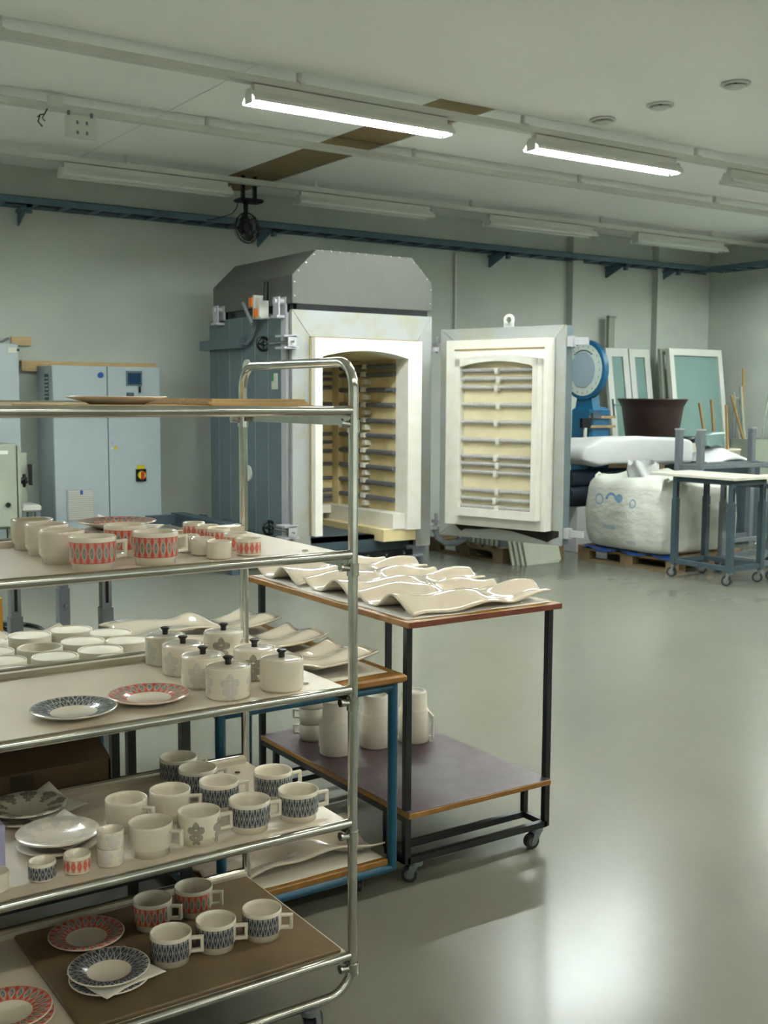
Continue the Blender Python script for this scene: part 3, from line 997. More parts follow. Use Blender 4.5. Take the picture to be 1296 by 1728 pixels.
for k in range(6):
    C_().box(3.320, 3.327, 10.615, 10.705, 1.55+k*0.035, 1.565+k*0.035).build('vent_slot', 'cabinet', cab)
m = M((3.9, 10.95, 1.85))
m.box(3.18, 4.55, 10.955, 10.998, 1.855, 1.90)
m.box(3.18, 3.325, 10.93, 10.956, 1.80, 1.90)
tag(m.build('wooden_batten', 'wood'), 'long pine batten fixed to the wall above the electrical cabinet', 'batten')
tag(M((3.19, 10.96, 2.05)).box(3.10, 3.28, 10.955, 10.998, 2.045, 2.125).build('wooden_batten', 'wood'), 'short pine block fixed to the wall beside the tall cabinet', 'batten')
tag(M((4.5, 10.99, 1.83)).box(4.43, 4.57, 10.992, 10.999, 1.81, 1.85).build('wall_sticker', 'yellow_lab'), 'small yellow sticker on the wall by the electrical cabinet', 'sticker')
LO = (2.6, 10.7, 0)
lc = thing('tall_cabinet', 'tall plain grey cabinet left of the electrical cabinet', 'cabinet', LO)
M(LO).box(2.25, 3.03, 10.52, 10.96, 0.06, 2.04).build('cabinet_body', 'cabinet', lc)
M(LO).box(2.28, 3.0, 10.55, 10.93, 0.0, 0.06).build('plinth', 'steel_dark', lc)
dd = M(LO).bevbox(2.255, 3.026, 10.495, 10.52, 0.075, 2.035, 0.004).build('cabinet_door', 'cabinet', lc)
M(LO).box(2.93, 3.01, 10.488, 10.496, 1.955, 2.0).build('paper_label', 'laminate', dd)
M(LO).cyl((3.02, 10.47, 1.98), (3.02, 10.495, 1.98), 0.012, 8).build('lock', 'steel_dark', dd)
for k, (x, mt_) in enumerate(((2.84, 'knob'), (2.98, 'steel_grey'))):
    m = M((x, 10.80, 2.04))
    m.cyl((x-0.04, 10.8, 2.052), (x+0.05, 10.82, 2.10), 0.012, 8)
    m.cyl((x-0.05, 10.78, 2.06), (x-0.03, 10.84, 2.06), 0.02, 8)
    tag(m.build('hand_tool', mt_), ('black' if k == 0 else 'steel') + ' hand tool lying on top of the tall cabinet', 'tool')
GO = (2.2, 9.9, 0)
mc = thing('test_furnace', 'grey-green box furnace with a star-shaped clamp knob', 'furnace', GO)
M(GO).bevbox(1.75, 2.72, 9.52, 10.2, 0.45, 1.16, 0.01).build('furnace_body', 'machine', mc)
fdoor = M(GO).bevbox(1.77, 2.69, 9.47, 9.52, 0.47, 1.155, 0.008).build('furnace_door', 'machine', mc)
M(GO).box(2.70, 2.722, 9.475, 9.53, 0.46, 1.145).build('door_strip', 'machine', mc)
M(GO).box(2.72, 2.84, 9.70, 9.73, 0.66, 1.08).build('side_plate', 'machine', mc)
M(GO).box(2.85, 2.875, 9.66, 9.70, 0.80, 0.98).build('black_handle', 'knob', mc)
m = M(GO)
m.cyl((2.72, 9.56, 0.85), (2.75, 9.56, 0.85), 0.03, 10)
for k in range(4):
    t = PI/4*0 + k*PI/2
    m.cyl((2.775, 9.56, 0.85), (2.775, 9.56+math.cos(t)*0.055, 0.85+math.sin(t)*0.055), 0.02, 8, 0.012)
m.cyl((2.75, 9.56, 0.85), (2.80, 9.56, 0.85), 0.026, 10)
m.build('star_knob', 'knob', mc)
M(GO).box(2.50, 2.62, 9.462, 9.47, 1.08, 1.11).build('name_plate', 'white_metal', fdoor)
M(GO).cyl((2.61, 9.45, 0.66), (2.61, 9.47, 0.66), 0.02, 10).build('door_button', 'knob', fdoor)
for x, y in ((1.8, 9.58), (2.66, 9.58), (1.8, 10.14), (2.66, 10.14)):
    M(GO).box(x-0.03, x+0.03, y-0.03, y+0.03, 0.0, 0.45).build('leg', 'machine', mc)
m = M((2.95, 9.85, 0))
m.grid(lambda u, v: (2.80+0.30*u, 9.75+0.3*v, 0.50+0.12*math.sin(PI*min(1, u*1.1))*math.sin(PI*v)+0.01), 8, 8, 0.02)
WS = thing('low_stool', 'small white-topped stool standing beside the box furnace', 'stool', (2.95, 9.9, 0))
M((2.95, 9.9, 0)).bevbox(2.80, 2.98, 9.76, 10.06, 0.56, 0.62, 0.015).build('seat', 'white_metal', WS)
for x, y in ((2.83, 9.79), (2.95, 9.79), (2.83, 10.03), (2.95, 10.03)):
    M((2.95, 9.9, 0)).box(x-0.02, x+0.02, y-0.02, y+0.02, 0, 0.56).build('leg', 'steel_grey', WS)

# ------------------------------------------------------------------ shared builders
def caster(parent, o, x, y, r, ang=0.0, top=None):
    """fork with wheel as sub-part"""
    top = top or r*2+0.03
    R = Matrix.Rotation(ang, 3, 'Z')
    q = lambda a, b, c: Vector((x, y, 0)) + R @ Vector((a, b, c))
    m = M(o)
    for s in (-1, 1):
        P = [q(-0.012, s*0.016, top-0.01), q(0.016, s*0.016, top-0.01), q(0.03, s*0.016, r-0.008), q(0.012, s*0.016, r-0.008)]
        P2 = [p + R @ Vector((0, s*0.003, 0)) for p in P]
        m.add(P+P2, [(0, 1, 2, 3), (4, 7, 6, 5), (0, 4, 5, 1), (1, 5, 6, 2), (2, 6, 7, 3), (3, 7, 4, 0)])
    m.cyl(q(0, 0, top-0.012), q(0, 0, top), 0.024, 12)
    f = m.build('caster', 'steel_grey', parent)
    m = M(o)
    m.cyl(q(0.02, -0.011, r), q(0.02, 0.011, r), r, 18)
    m.build('wheel', 'rubber', f)
    M(o).cyl(q(0.02, -0.0125, r), q(0.02, 0.0125, r), r*0.62, 14).build('wheel_hub', 'wheel', f)

def arc(c, a, b, r, n=6):
    """quarter bend from direction a to b about corner point c"""
    c, a, b = Vector(c), Vector(a), Vector(b)
    out = []
    for i in range(n+1):
        t = PI/2*i/n
        out.append(c - a*r + a*r*math.sin(t) + b*r*(1-math.cos(t)))
    return out

# ------------------------------------------------------------------ shelf trolley
TX0, TX1, TY0, TY1 = 0.10, 1.403, 2.212, 2.775
TO = (0.75, 2.5, 0)
tr = thing('shelf_trolley', 'chrome tube shelf trolley with five cream shelves of crockery', 'trolley', TO)
SZ = [1.524, 1.188, 0.865, 0.538, 0.205]
TR = 0.0118
for xe, sgn in ((TX1, 1), (TX0, -1)):
    p = [(0.75, TY0, 0.112)] + arc((xe, TY0, 0.112), (sgn, 0, 0), (0, 0, 1), 0.07) \
        + arc((xe, TY0, 1.636), (0, 0, 1), (0, 1, 0), 0.06) + arc((xe, TY1, 1.636), (0, 1, 0), (0, 0, -1), 0.06) \
        + arc((xe, TY1, 0.112), (0, 0, -1), (-sgn, 0, 0), 0.07) + [(0.75, TY1, 0.112)]
    M(TO).tube(p, TR, 14).build('end_frame', 'chrome', tr)
for z in SZ:
    sh = M(TO).box(TX0+0.012, TX1-0.006, TY0+0.006, TY1-0.004, z-0.014, z).build('shelf', 'tray', tr)
    M(TO).box(TX0+0.012, TX1-0.012, TY1-0.03, TY1-0.01, z, z+0.014).build('rear_lip', 'tray', sh)
    for y, dz in ((TY0, -0.001), (TY1, 0.008)):
        M(TO).cyl((TX0+0.008, y, z+dz), (TX1-0.008, y, z+dz), TR*0.95, 12).build('shelf_rail', 'chrome', sh)
    for x in (TX0, TX1):
        m = M(TO)
        m.box(x-0.004 if x > 1 else x, x if x > 1 else x+0.004, TY0, TY1, z-0.036, z-0.015)
        m.build('side_bar', 'chrome', sh)
        for y in (TY0, TY1):
            m = M(TO)
            m.cyl((x, y, z-0.052), (x, y, z-0.022), TR+0.0028, 14)
            s = -1 if x > 1 else 1
            m.cyl((x+s*0.008, y, z-0.034), (x+s*0.034, y, z-0.03), 0.008, 8)
            m.cyl((x+s*0.030, y, z-0.030), (x+s*0.036, y, z-0.030), 0.011, 6)
            m.build('clamp_collar', 'chrome', sh)
    for x, y in ((1.33, 2.31), (1.33, 2.68)):
        M(TO).cyl((x, y, z), (x, y, z+0.003), 0.008, 10).build('screw_head', 'chrome', sh)
for x, y in ((1.285, TY0), (0.22, TY0), (1.285, TY1), (0.22, TY1)):
    caster(tr, TO, x, y, 0.042, 0.7, 0.103)

# ------------------------------------------------------------------ crockery builders (origin at base centre)
def mug(label, matn, group, loc, rz, white=False):
    t = thing('mug', label, 'mug', loc, rz, group)
    h, r = 0.072, 0.0495
    pr = [(0.0, 0.003), (0.036, 0.003), (0.038, 0.0), (0.0435, 0.0), (0.0435, 0.0135), (0.0475, 0.0165), (r, 0.022), (r, 0.064), (r*0.995, h-0.001), (r-0.0012, h), (r-0.0032, h-0.001), (r-0.004, 0.06), (r-0.0045, 0.016), (0.034, 0.008), (0.0, 0.0075)]
    vs = [0, 0, 0, 0, .19, .22, .30, .89, .98, 1.05, 1.1, 1.2, 1.2, 1.2, 1.2]
    M().lathe(pr, 40, (0, 0, 0), vs).build('mug_body', matn, t)
    m = M()
    m.prism([(r-0.002, 0.0585), (0.078, 0.0605), (0.078, 0.022), (r-0.003, 0.019), (r-0.003, 0.0265), (0.0705, 0.0295), (0.0705, 0.0535), (r-0.002, 0.0515)], 'y', -0.0065, 0.0065)
    m.build('handle', 'ceramic', t, 0.0022)
    return t
def saucer(label, matn, group, loc, rz=0.0, R=0.0925):
    pr = [(0.0, 0.002), (R*0.46, 0.002), (R*0.48, 0.0), (R*0.55, 0.0), (R*0.62, 0.004), (R*0.985, 0.0145), (R, 0.0165), (R*0.985, 0.018), (R*0.60, 0.0095), (R*0.53, 0.0065), (0.0, 0.0065)]
    vs = [0, 0, 0, 0, 0, 0, 1.0, .985, .60, .53, 0]
    o = M().lathe(pr, 48, (0, 0, 0), vs).build('saucer', matn)
    o.location = loc
    o.rotation_euler = (0, 0, rz)
    return tag(o, label, 'saucer', group)
def cup(label, matn, group, loc, rz=0.0):
    h, r = 0.040, 0.029
    pr = [(0.0, 0.002), (r-0.006, 0.002), (r-0.004, 0.0), (r-0.001, 0.0015), (r, 0.004), (r, h-0.002), (r-0.001, h), (r-0.003, h-0.0015), (r-0.0035, 0.007), (0.0, 0.006)]
    vs = [0, 0, 0, .02, .06, .95, 1.0, 1.1, 1.2, 1.2]
    o = M().lathe(pr, 32, (0, 0, 0), vs).build('egg_cup', matn)
    o.location = loc
    o.rotation_euler = (0, 0, rz)
    return tag(o, label, 'cup', group)
def jar(label, matn, group, loc, rz):
    t = thing('lidded_jar', label, 'jar', loc, rz, group)
    h, r = 0.074, 0.052
    pr = [(0.0, 0.002), (r-0.008, 0.002), (r-0.006, 0.0), (r-0.003, 0.0), (r-0.0005, 0.004), (r, 0.008), (r, h-0.004), (r-0.0012, h), (r-0.003, h), (r-0.004, h-0.004), (r-0.0045, 0.006), (0, 0.006)]
    vs = [0, 0, 0, 0, .04, .1, .95, 1.0, 1.1, 1.2, 1.2, 1.2]
    M().lathe(pr, 40, (0, 0, 0), vs).build('jar_body', matn, t)
    lid = M().lathe([(0.0, h-0.006), (r-0.005, h-0.006), (r-0.0042, h-0.003), (r-0.006, h-0.0012), (0.03, h+0.0008), (0.0, h+0.0015)], 40).build('lid', 'ceramic', t)
    M().lathe([(0.0, h), (0.008, h), (0.0072, h+0.006), (0.0078, h+0.012), (0.0125, h+0.017), (0.0125, h+0.0195), (0.0095, h+0.0205), (0.0, h+0.0195)], 20).build('knob', 'knob', lid)
    return t

S2, S3, S4, S5 = SZ[1], SZ[2], SZ[3], SZ[4]
# second shelf
WG = 'plain white mugs on the second shelf'
w0 = mug('plain undecorated cream mug in the row beside the red mugs', 'ceramic', WG, (0.800, 2.70, S2), 1.2)
for x, y in ((0.798, 2.58), (0.787, 2.44)):
    dup(w0, (x, y, S2), 1.2)
RG = 'red and teal patterned mugs on the second shelf'
rm = mug('red and teal mug ending the row of plain cream mugs', 'mug_red', RG, (0.807, 2.300, S2), 0.1)
dup(rm, (0.948, 2.476, S2), 0.1, 'red and teal mug right in front of the red saucer stack')
dup(rm, (0.953, 2.312, S2), 0.1, 'red and teal mug next to the plain white egg cups')
for k, (x, y) in enumerate(((1.092, 2.455), (1.101, 2.387), (1.106, 2.312))):
    if k == 0:
        c0 = cup('tiny plain white egg cup lined up beside the red ones', 'ceramic', 'plain white egg cups', (x, y, S2))
    else:
        dup(c0, (x, y, S2))
for k, (x, y) in enumerate(((1.220, 2.70), (1.222, 2.62), (1.216, 2.545), (1.205, 2.43), (1.188, 2.326))):
    if k == 0:
        c1 = cup('tiny red patterned egg cup near the right end of its shelf', 'cup_red', 'red egg cups on the second shelf', (x, y, S2))
    else:
        dup(c1, (x, y, S2), k*0.4)
def paper(loc, rz, w, d, label, seed, lift=0.0):
    """thin sheet with a turned-up corner"""
    rnd = random.Random(seed)
    f = [rnd.uniform(-1, 1) for _ in range(8)]
    def fn(u, v):
        x, y = (u-0.5)*w, (v-0.5)*d
        x += 0.008*f[0]*math.sin(PI*v); y += 0.008*f[1]*math.sin(PI*u)
        z = 0.0012 + lift*max(0, u+v-1.45)**1.3*1.6 + 0.001*(1+math.sin(9*u+7*v+f[2]*3))
        return (x, y, z)
    m = M()
    m.grid(fn, 12, 12, 0.0008)
    o = m.build('paper_sheet', 'paper')
    o.location = loc
    o.rotation_euler = (0, 0, rz)
    return tag(o, label, 'paper')
SG = 'stacked red saucers on the second shelf'
for k in range(3):
    z = S2 + 0.0212*k
    if k < 2:
        paper((1.0+0.005*k, 2.67, z+0.0175), 0.5+0.35*k, 0.175, 0.175, ('bottom', 'middle', 'upper')[k] + ' tissue sheet between red saucers on the second shelf', 40+k, 0.03)
    if k == 0:
        sa = saucer('red and teal saucer in the paper-layered stack behind the red mugs', 'plate_red', SG, (1.0, 2.67, z), 0, 0.095)
    else:
        dup(sa, (1.0+0.003*(k % 2), 2.67-0.002*k, z), 0.3*k)
# third shelf
PG = 'pale blue flowered jars on the third shelf'
j0 = jar('pale blue flowered lidded jar standing at the rear rail', 'jar_pale', PG, (1.136, 2.70, S3), 0.3)
for k, (x, y, nm) in enumerate(((1.130, 2.575, 'pale blue flowered lidded jar, second in its row from the rear rail'), (1.122, 2.440, 'pale blue flowered lidded jar, third in its row from the rear rail'), (1.126, 2.312, 'pale blue flowered lidded jar right beside the plain white jar'))):
    dup(j0, (x, y, S3), 0.5+k*0.35, nm)
jm = jar('lidded jar printed with black flower medallions, half hidden behind pale jars', 'jar_motif', None, (1.285, 2.665, S3), 0.22)
dup(jm, (1.262, 2.444, S3), 0.25, 'lidded jar with black flowers directly behind the plain white jar')
jar('plain white lidded jar without any print on the third shelf', 'ceramic', None, (1.264, 2.308, S3), 0.0)
saucer('single dark grey patterned saucer lying next to a red one', 'plate_dark', None, (0.777, 2.355, S3), 0)
saucer('single red and teal saucer beside the pale flowered jars', 'plate_red', None, (0.958, 2.375, S3), 0)
# fourth shelf
DG = 'dark patterned mugs on the fourth shelf'
dm = mug('dark patterned mug at the rear rail of the fourth shelf', 'mug_dark', DG, (1.168, 2.70, S4), -0.15)
for x, y, nm in ((1.173, 2.59, 'dark patterned mug, second from the rear rail in its row of four'), (1.175, 2.47, 'dark patterned mug, third from the rear rail in its row of four'),
                 (1.178, 2.312, 'dark patterned mug right beside the black flower mug'), (1.324, 2.466, 'rear dark patterned mug of the pair by the trolley end frame'),
                 (1.308, 2.308, 'front dark patterned mug of the pair by the trolley end frame')):
    dup(dm, (x, y, S4), -0.15 + 0.05*math.sin(x*40+y*17), nm)
WG4 = 'plain white mugs on the fourth shelf'
for x, y, a, nm in ((0.938, 2.478, -1.0, 'plain cream mug beside the pale flower saucers'), (1.049, 2.479, -0.65, 'plain cream mug behind the black flower mug'), (0.928, 2.306, -0.85, 'plain cream mug right beside two stacked egg cups')):
    dup(w0, (x, y, S4), a, nm, WG4)
mug('cream mug with one black flower medallion among plain and dark mugs', 'mug_motif', None, (1.047, 2.309, S4), -0.25)
cp = cup('lower one of two stacked egg cups with faint blue flowers', 'cup_pale', None, (0.831, 2.296, S4))
dup(cp, (0.832, 2.296, S4+0.0385), 0.7, 'upper one of two stacked egg cups with faint blue flowers')
cup('small dark patterned egg cup standing alone on the fourth shelf', 'cup_dark', None, (0.684, 2.303, S4), 0.2)
cup('small red patterned egg cup beside the dark one on fourth shelf', 'cup_red', None, (0.758, 2.299, S4), 0.3)
cup('small plain white egg cup next to the lavender box', 'ceramic', None, (0.585, 2.30, S4))
for k in range(2):
    z = S4 + 0.0212*k
    (saucer if k else saucer)(('upper' if k else 'lower') + ' saucer with dark flower wreath in the papered pile', 'plate_floral', None, (0.757, 2.655, z), 0.2*k)
    (saucer)(('upper' if k else 'lower') + ' saucer with a faint pale flower wreath', 'plate_pale', None, (0.764, 2.446, z), 0.3*k)
paper((0.80, 2.67, S4+0.0175), 0.35, 0.15, 0.15, 'tissue sheet between the saucers with dark flower wreaths', 3, 0.035)
paper((0.79, 2.47, S4+0.0175), 0.5, 0.145, 0.145, 'tissue sheet between the saucers with pale flower wreaths', 5, 0.03)
lb = thing('gift_box', 'lavender cardboard box on the fourth shelf by the saucers', 'box', (0.55, 2.42, S4))
M((0.55, 2.42, S4)).bevbox(0.50, 0.618, 2.335, 2.45, S4, S4+0.115, 0.002).build('box_base', 'lavender', lb)
M((0.55, 2.42, S4)).bevbox(0.499, 0.619, 2.334, 2.451, S4+0.10, S4+0.119, 0.002).build('box_lid', 'lavender', lb)
# bottom shelf with a loose board
bz = S5 + 0.012
tag(M((1.06, 2.5, S5)).bevbox(0.738, 1.385, 2.232, 2.735, S5, bz, 0.003).build('fibreboard_sheet', 'mdf'),
    'worn brown board laid on the bottom shelf of the trolley', 'board')
for k, (x, y, a) in enumerate(((1.048, 2.598, -0.75), (1.166, 2.61, -0.65))):
    dup(rm, (x, y, bz), a, ('red and teal mug on the brown board next to a red saucer', 'red and teal mug on the board, handle towards the end frame')[k], 'red mugs on the brown board')
for k, (x, y, a) in enumerate(((1.015, 2.406, -0.55), (1.133, 2.407, -0.6), (1.255, 2.399, -0.7))):
    dup(dm, (x, y, bz), a, ('dark patterned mug on the brown board beside the papered saucers', 'middle one of three dark patterned mugs on the brown board', 'dark patterned mug on the brown board towards the trolley end frame')[k], 'dark mugs on the brown board')
saucer('red and teal saucer lying alone on the brown board', 'plate_red', None, (0.882, 2.617, bz), 0.1)
saucer('lower dark patterned saucer under tissue on the brown board', 'plate_dark', None, (0.858, 2.389, bz), 0.1)
paper((0.872, 2.385, bz+0.0175), 0.25, 0.16, 0.16, 'torn tissue sheet between two dark saucers on the brown board', 8, 0.01)
saucer('upper dark patterned saucer lying on tissue on the brown board', 'plate_dark', None, (0.856, 2.389, bz+0.0212), 0.1)
saucer('lower red and teal saucer on the bottom shelf beside the board', 'plate_red', None, (0.628, 2.366, S5), 0.1)
saucer('upper red and teal saucer on the bottom shelf beside the board', 'plate_red', None, (0.622, 2.363, S5+0.0185), 0.3)
# top shelf
S1 = SZ[0]
for k, (xa, nm) in enumerate(((0.74, 'lower'), (0.765, 'upper'))):
    z = S1 + 0.0056*k
    tag(M((xa, 2.25, z)).box(xa, 1.055, 2.25, 2.72, z, z+0.0054).build('plywood_board', 'wood'), nm + ' thin board under the red rimmed plate on the top shelf', 'board')
for k, (xa, xb) in enumerate(((1.06, 1.315), (1.065, 1.32), (1.06, 1.31), (1.07, 1.305))):
    z = S1 + 0.0062*k
    tag(M((xa, 2.25, z)).box(xa, xb, 2.25+0.005*k, 2.71-0.006*k, z, z+0.006).build('plywood_board', 'wood'),
        ('bottom', 'second', 'third', 'topmost')[k] + ' thin pale board of the pile on the top shelf', 'board', 'thin boards on the top shelf')
saucer('large saucer with red rim lying on the boards of top shelf', 'plate_red', None, (0.92, 2.44, S1+0.0112), 0.0, 0.112)

# ------------------------------------------------------------------ wavy platters
def platter_mesh(kind):
    """rippled ivory slab, 0.57 x 0.33, u along X and v along Y"""
    L, W_ = (0.575, 0.335) if kind == 0 else (0.56, 0.305)
    def fn(u, v):
        if kind == 0:
            z = 0.030 + 0.026*math.sin(2*PI*(1.28*v - 0.18 + 0.10*math.sin(PI*u))) * (1-0.35*u)
            z += 0.013*math.sin(2*PI*(2.3*u + 0.55*v)+0.6) * (0.4+0.3*u)
            z += 0.042*math.exp(-((u-0.40)/0.13)**2 - ((v-0.72)/0.17)**2)
            z += 0.012*math.sin(2*PI*(3.4*v+0.2))*u*u
            z += 0.008*max(0, u-0.86)/0.14*(1-v)
        else:
            z = 0.030 + 0.034*math.sin(2*PI*(0.85*u + 0.22*v) - 0.5)
            z += 0.075*max(0.0, u-0.62)/0.38*(0.25+0.75*(1-v))
            z += 0.062*math.exp(-((u-0.58)/0.16)**2 - ((v-0.8)/0.25)**2)
            z += 0.006*math.sin(2*PI*(1.7*v+0.6*u))
        x = L*u + 0.012*math.sin(2*PI*v*1.1)*(u-0.5)
        y = W_*v + 0.010*math.sin(2*PI*u*1.3+1)
        return (x-L/2, y-W_/2, max(0.0075, z))
    m = M()
    m.grid(fn, 44, 28, 0.0065)
    return m
def platter(kind, label, loc, rz, group):
    o = platter_mesh(kind).build('wavy_platter', 'platter')
    o.location = loc
    o.rotation_euler = (0, 0, rz)
    return tag(o, label, 'platter', group)

# ------------------------------------------------------------------ rolling table with black frame
AO = (2.30, 3.35, 0)
ta = thing('rolling_table', 'black framed rolling table topped with wavy platters', 'table', AO)
def A(): return M(AO)
AX0, AX1, AY0, AY1, AZ = 1.98, 2.618, 2.80, 3.905, 0.862
A().bevbox(AX0, AX1, AY0, AY1, AZ-0.020, AZ, 0.002).build('table_top', 'wood_end', ta)
A().box(AX0+0.002, AX1-0.002, AY0-0.004, AY0, AZ-0.019, AZ-0.001).build('edge_band', 'red_edge', ta)
low = A().bevbox(AX0+0.005, AX1-0.035, AY0-0.005, 3.80, 0.232, 0.250, 0.002).build('lower_shelf', 'wood_end', ta)
A().box(AX0+0.007, AX1-0.037, AY0-0.003, 3.798, 0.2501, 0.2515).build('shelf_film', 'purple', low)
for x in (AX0+0.018, AX1-0.03):
    for y in (AY0+0.03, AY1-0.10):
        A().box(x-0.0105, x+0.0105, y-0.0105, y+0.0105, 0.075, AZ-0.020).build('leg', 'black', ta)
        yy = y+0.11 if y < 3 else y-0.11
        A().box(x-0.0095, x+0.0095, yy-0.0095, yy+0.0095, 0.093, 0.212).build('short_post', 'black', ta)
for y in (AY0+0.03, AY0+0.14, AY1-0.10, AY1-0.21):
    A().box(AX0+0.018, AX1-0.03, y-0.0105, y+0.0105, 0.073, 0.094).build('base_rail', 'black', ta)
for x in (AX0+0.018, AX1-0.03):
    for ya, yb in ((AY0+0.03, AY0+0.14), (AY1-0.21, AY1-0.10)):
        A().box(x-0.0105, x+0.0105, ya, yb, 0.073, 0.094).build('base_rail', 'black', ta)
    A().box(x-0.0095, x+0.0095, AY0+0.03, AY1-0.10, 0.211, 0.2315).build('shelf_bearer', 'black', ta)
for y in (AY0+0.03, AY1-0.10):
    for x, dx in ((AX0+0.018, 0.045), (AX1-0.03, -0.03)):
        caster(ta, AO, x+dx, y+0.01, 0.026, 0.4+x, 0.072)
m = M((2.30, 3.35, AZ))
m.grid(lambda u, v: (1.995+0.60*u+0.006*math.sin(9*v), 2.83+1.05*v, AZ+0.0016+0.0008*math.sin(14*u+9*v)), 12, 20, 0.0010)
tag(m.build('paper_sheet', 'paper'), 'white paper covering the black framed table under the platters', 'paper')
TG = 'wavy platters on the black framed table'
p0 = platter(0, 'ivory wavy platter along the red-brown edge of black framed table', (2.315, 3.005, AZ+0.003), 0.0, TG)
for x, y, a, nm in ((2.31, 3.352, 0.01, 'middle one of three ivory wavy platters on the black framed table'), (2.30, 3.70, -0.015, 'ivory wavy platter at the black table end towards the kiln')):
    dup(p0, (x, y, AZ+0.003), a, nm)
# jugs and stacked cups on the lower shelf
def jug(label, loc, rz, hh=0.195):
    t = thing('jug', label, 'jug', loc, rz, 'upturned jugs on the lower shelf')
    a, b = 0.060, 0.052
    k = hh/0.195
    M().lathe([(a-0.004, 0.0), (a, 0.002), (a-0.001, 0.06*k), (a-0.003, 0.122*k), (a-0.006, 0.127*k), (b-0.001, 0.131*k), (b-0.003, 0.188*k), (b-0.008, 0.195*k), (b-0.013, 0.195*k), (b-0.016, 0.190*k), (0, 0.189*k)], 40).build('jug_body', 'ceramic_matt', t)
    m = M()
    m.prism([(a-0.006, 0.010), (0.078, 0.012), (0.078, 0.098*k), (a-0.006, 0.122*k), (a-0.006, 0.108*k), (0.069, 0.088*k), (0.069, 0.02), (a-0.006, 0.02)], 'y', -0.008, 0.008)
    m.build('handle', 'ceramic_matt', t, 0.002)
    return t
LZ2 = 0.2515
jg = jug('upturned cream jug directly in front of the stacked mugs', (2.115, 3.45, LZ2), 1.9)
dup(jg, (2.287, 3.447, LZ2), -0.62, 'middle one of three upturned cream jugs on the purple shelf')
dup(jg, (2.445, 3.42, LZ2), -0.75, 'upturned cream jug farthest from the stacked mugs')
cs = None
for k in range(3):
    z = LZ2 + k*0.0625
    if cs is None:
        cs = thing('mug', 'plain cream mug in a stack behind the upturned jugs', 'mug', (2.125, 3.645, z), 2.4, 'stacked mugs on the lower shelf')
        pr = [(0.0, 0.003), (0.036, 0.003), (0.0435, 0.0), (0.0435, 0.012), (0.0475, 0.015), (0.0475, 0.0605), (0.046, 0.062), (0.044, 0.0605), (0.043, 0.012), (0, 0.008)]
        M().lathe(pr, 36).build('mug_body', 'ceramic_matt', cs)
        m = M()
        m.prism([(0.045, 0.054), (0.072, 0.054), (0.072, 0.018), (0.045, 0.018), (0.045, 0.025), (0.065, 0.025), (0.065, 0.047), (0.045, 0.047)], 'y', -0.006, 0.006)
        m.build('handle', 'ceramic_matt', cs, 0.002)
    else:
        dup(cs, (2.125, 3.645, z), 2.4+0.1*k)

# ------------------------------------------------------------------ table with blue frame
BO = (1.61, 3.25, 0)
tb = thing('rolling_table', 'blue framed rolling table with yellow-brown wooden top', 'table', BO)
def B(): return M(BO)
BX0, BX1, BY0, BY1, BZ = 1.315, 1.972, 2.79, 3.865, 0.702
B().bevbox(BX0, BX1, BY0, BY1, BZ-0.024, BZ, 0.006).build('table_top', 'wood_end', tb)
for x in (1.35, 1.94):
    for y in (2.826, 3.815):
        B().cyl((x, y, 0.075), (x, y, BZ-0.028), 0.0155, 14).build('leg', 'blue_frame', tb)
for z in (0.078, BZ-0.041):
    for y in (2.826, 3.815):
        B().cyl((1.35, y, z), (1.94, y, z), 0.0145, 12).build('frame_rail', 'blue_frame', tb)
    for x in (1.35, 1.94):
        B().cyl((x, 2.826, z), (x, 3.815, z), 0.0145, 12).build('frame_rail', 'blue_frame', tb)
B().bevbox(1.366, 1.924, 2.822, 3.82, 0.086, 0.110, 0.003).build('lower_shelf', 'wood_end', tb)
for x, y in ((1.39, 2.87), (1.84, 2.87), (1.39, 3.77), (1.90, 3.77)):
    caster(tb, BO, x, y, 0.022, 1.0, 0.064)
m = M((1.61, 3.25, BZ))
m.grid(lambda u, v: (1.36+0.565*u+0.012*math.sin(7*v+1), 2.84+0.98*v+0.01*math.sin(8*u), BZ+0.0016+0.0008*math.sin(12*u+8*v)), 12, 18, 0.001)
tag(m.build('paper_sheet', 'paper'), 'white paper lying on the blue framed table under the platters', 'paper')
UG = 'wavy platters on the blue framed table'
p1 = platter(1, 'ivory wavy platter by the bare wooden corner of blue framed table', (1.628, 3.005, BZ+0.003), 0.02, UG)
for x, y, a, nm in ((1.638, 3.325, -0.02, 'middle one of three ivory wavy platters on the blue framed table'), (1.638, 3.65, 0.03, 'ivory wavy platter at the blue table end towards the kiln')):
    dup(p1, (x, y, BZ+0.003), a, nm)
m = M((1.61, 3.2, 0.11))
m.grid(lambda u, v: (1.385+0.53*u, 2.842+0.80*v, 0.1115+0.0008*math.sin(12*u+8*v)), 10, 14, 0.001)
tag(m.build('paper_sheet', 'paper'), 'white paper on the lower shelf of the blue framed table', 'paper')
o = platter(0, 'glossy ivory wavy platter on the lower shelf of blue framed table', (1.642, 3.03, 0.113), 0.0, None)
o.rotation_euler = (0, 0, PI)
o2 = o.copy(); COL.objects.link(o2); o2.location = (1.63, 3.385, 0.113); o2.rotation_euler = (0, 0, 0.0)
o2['label'] = 'ivory wavy platter behind another on the blue table lower shelf'

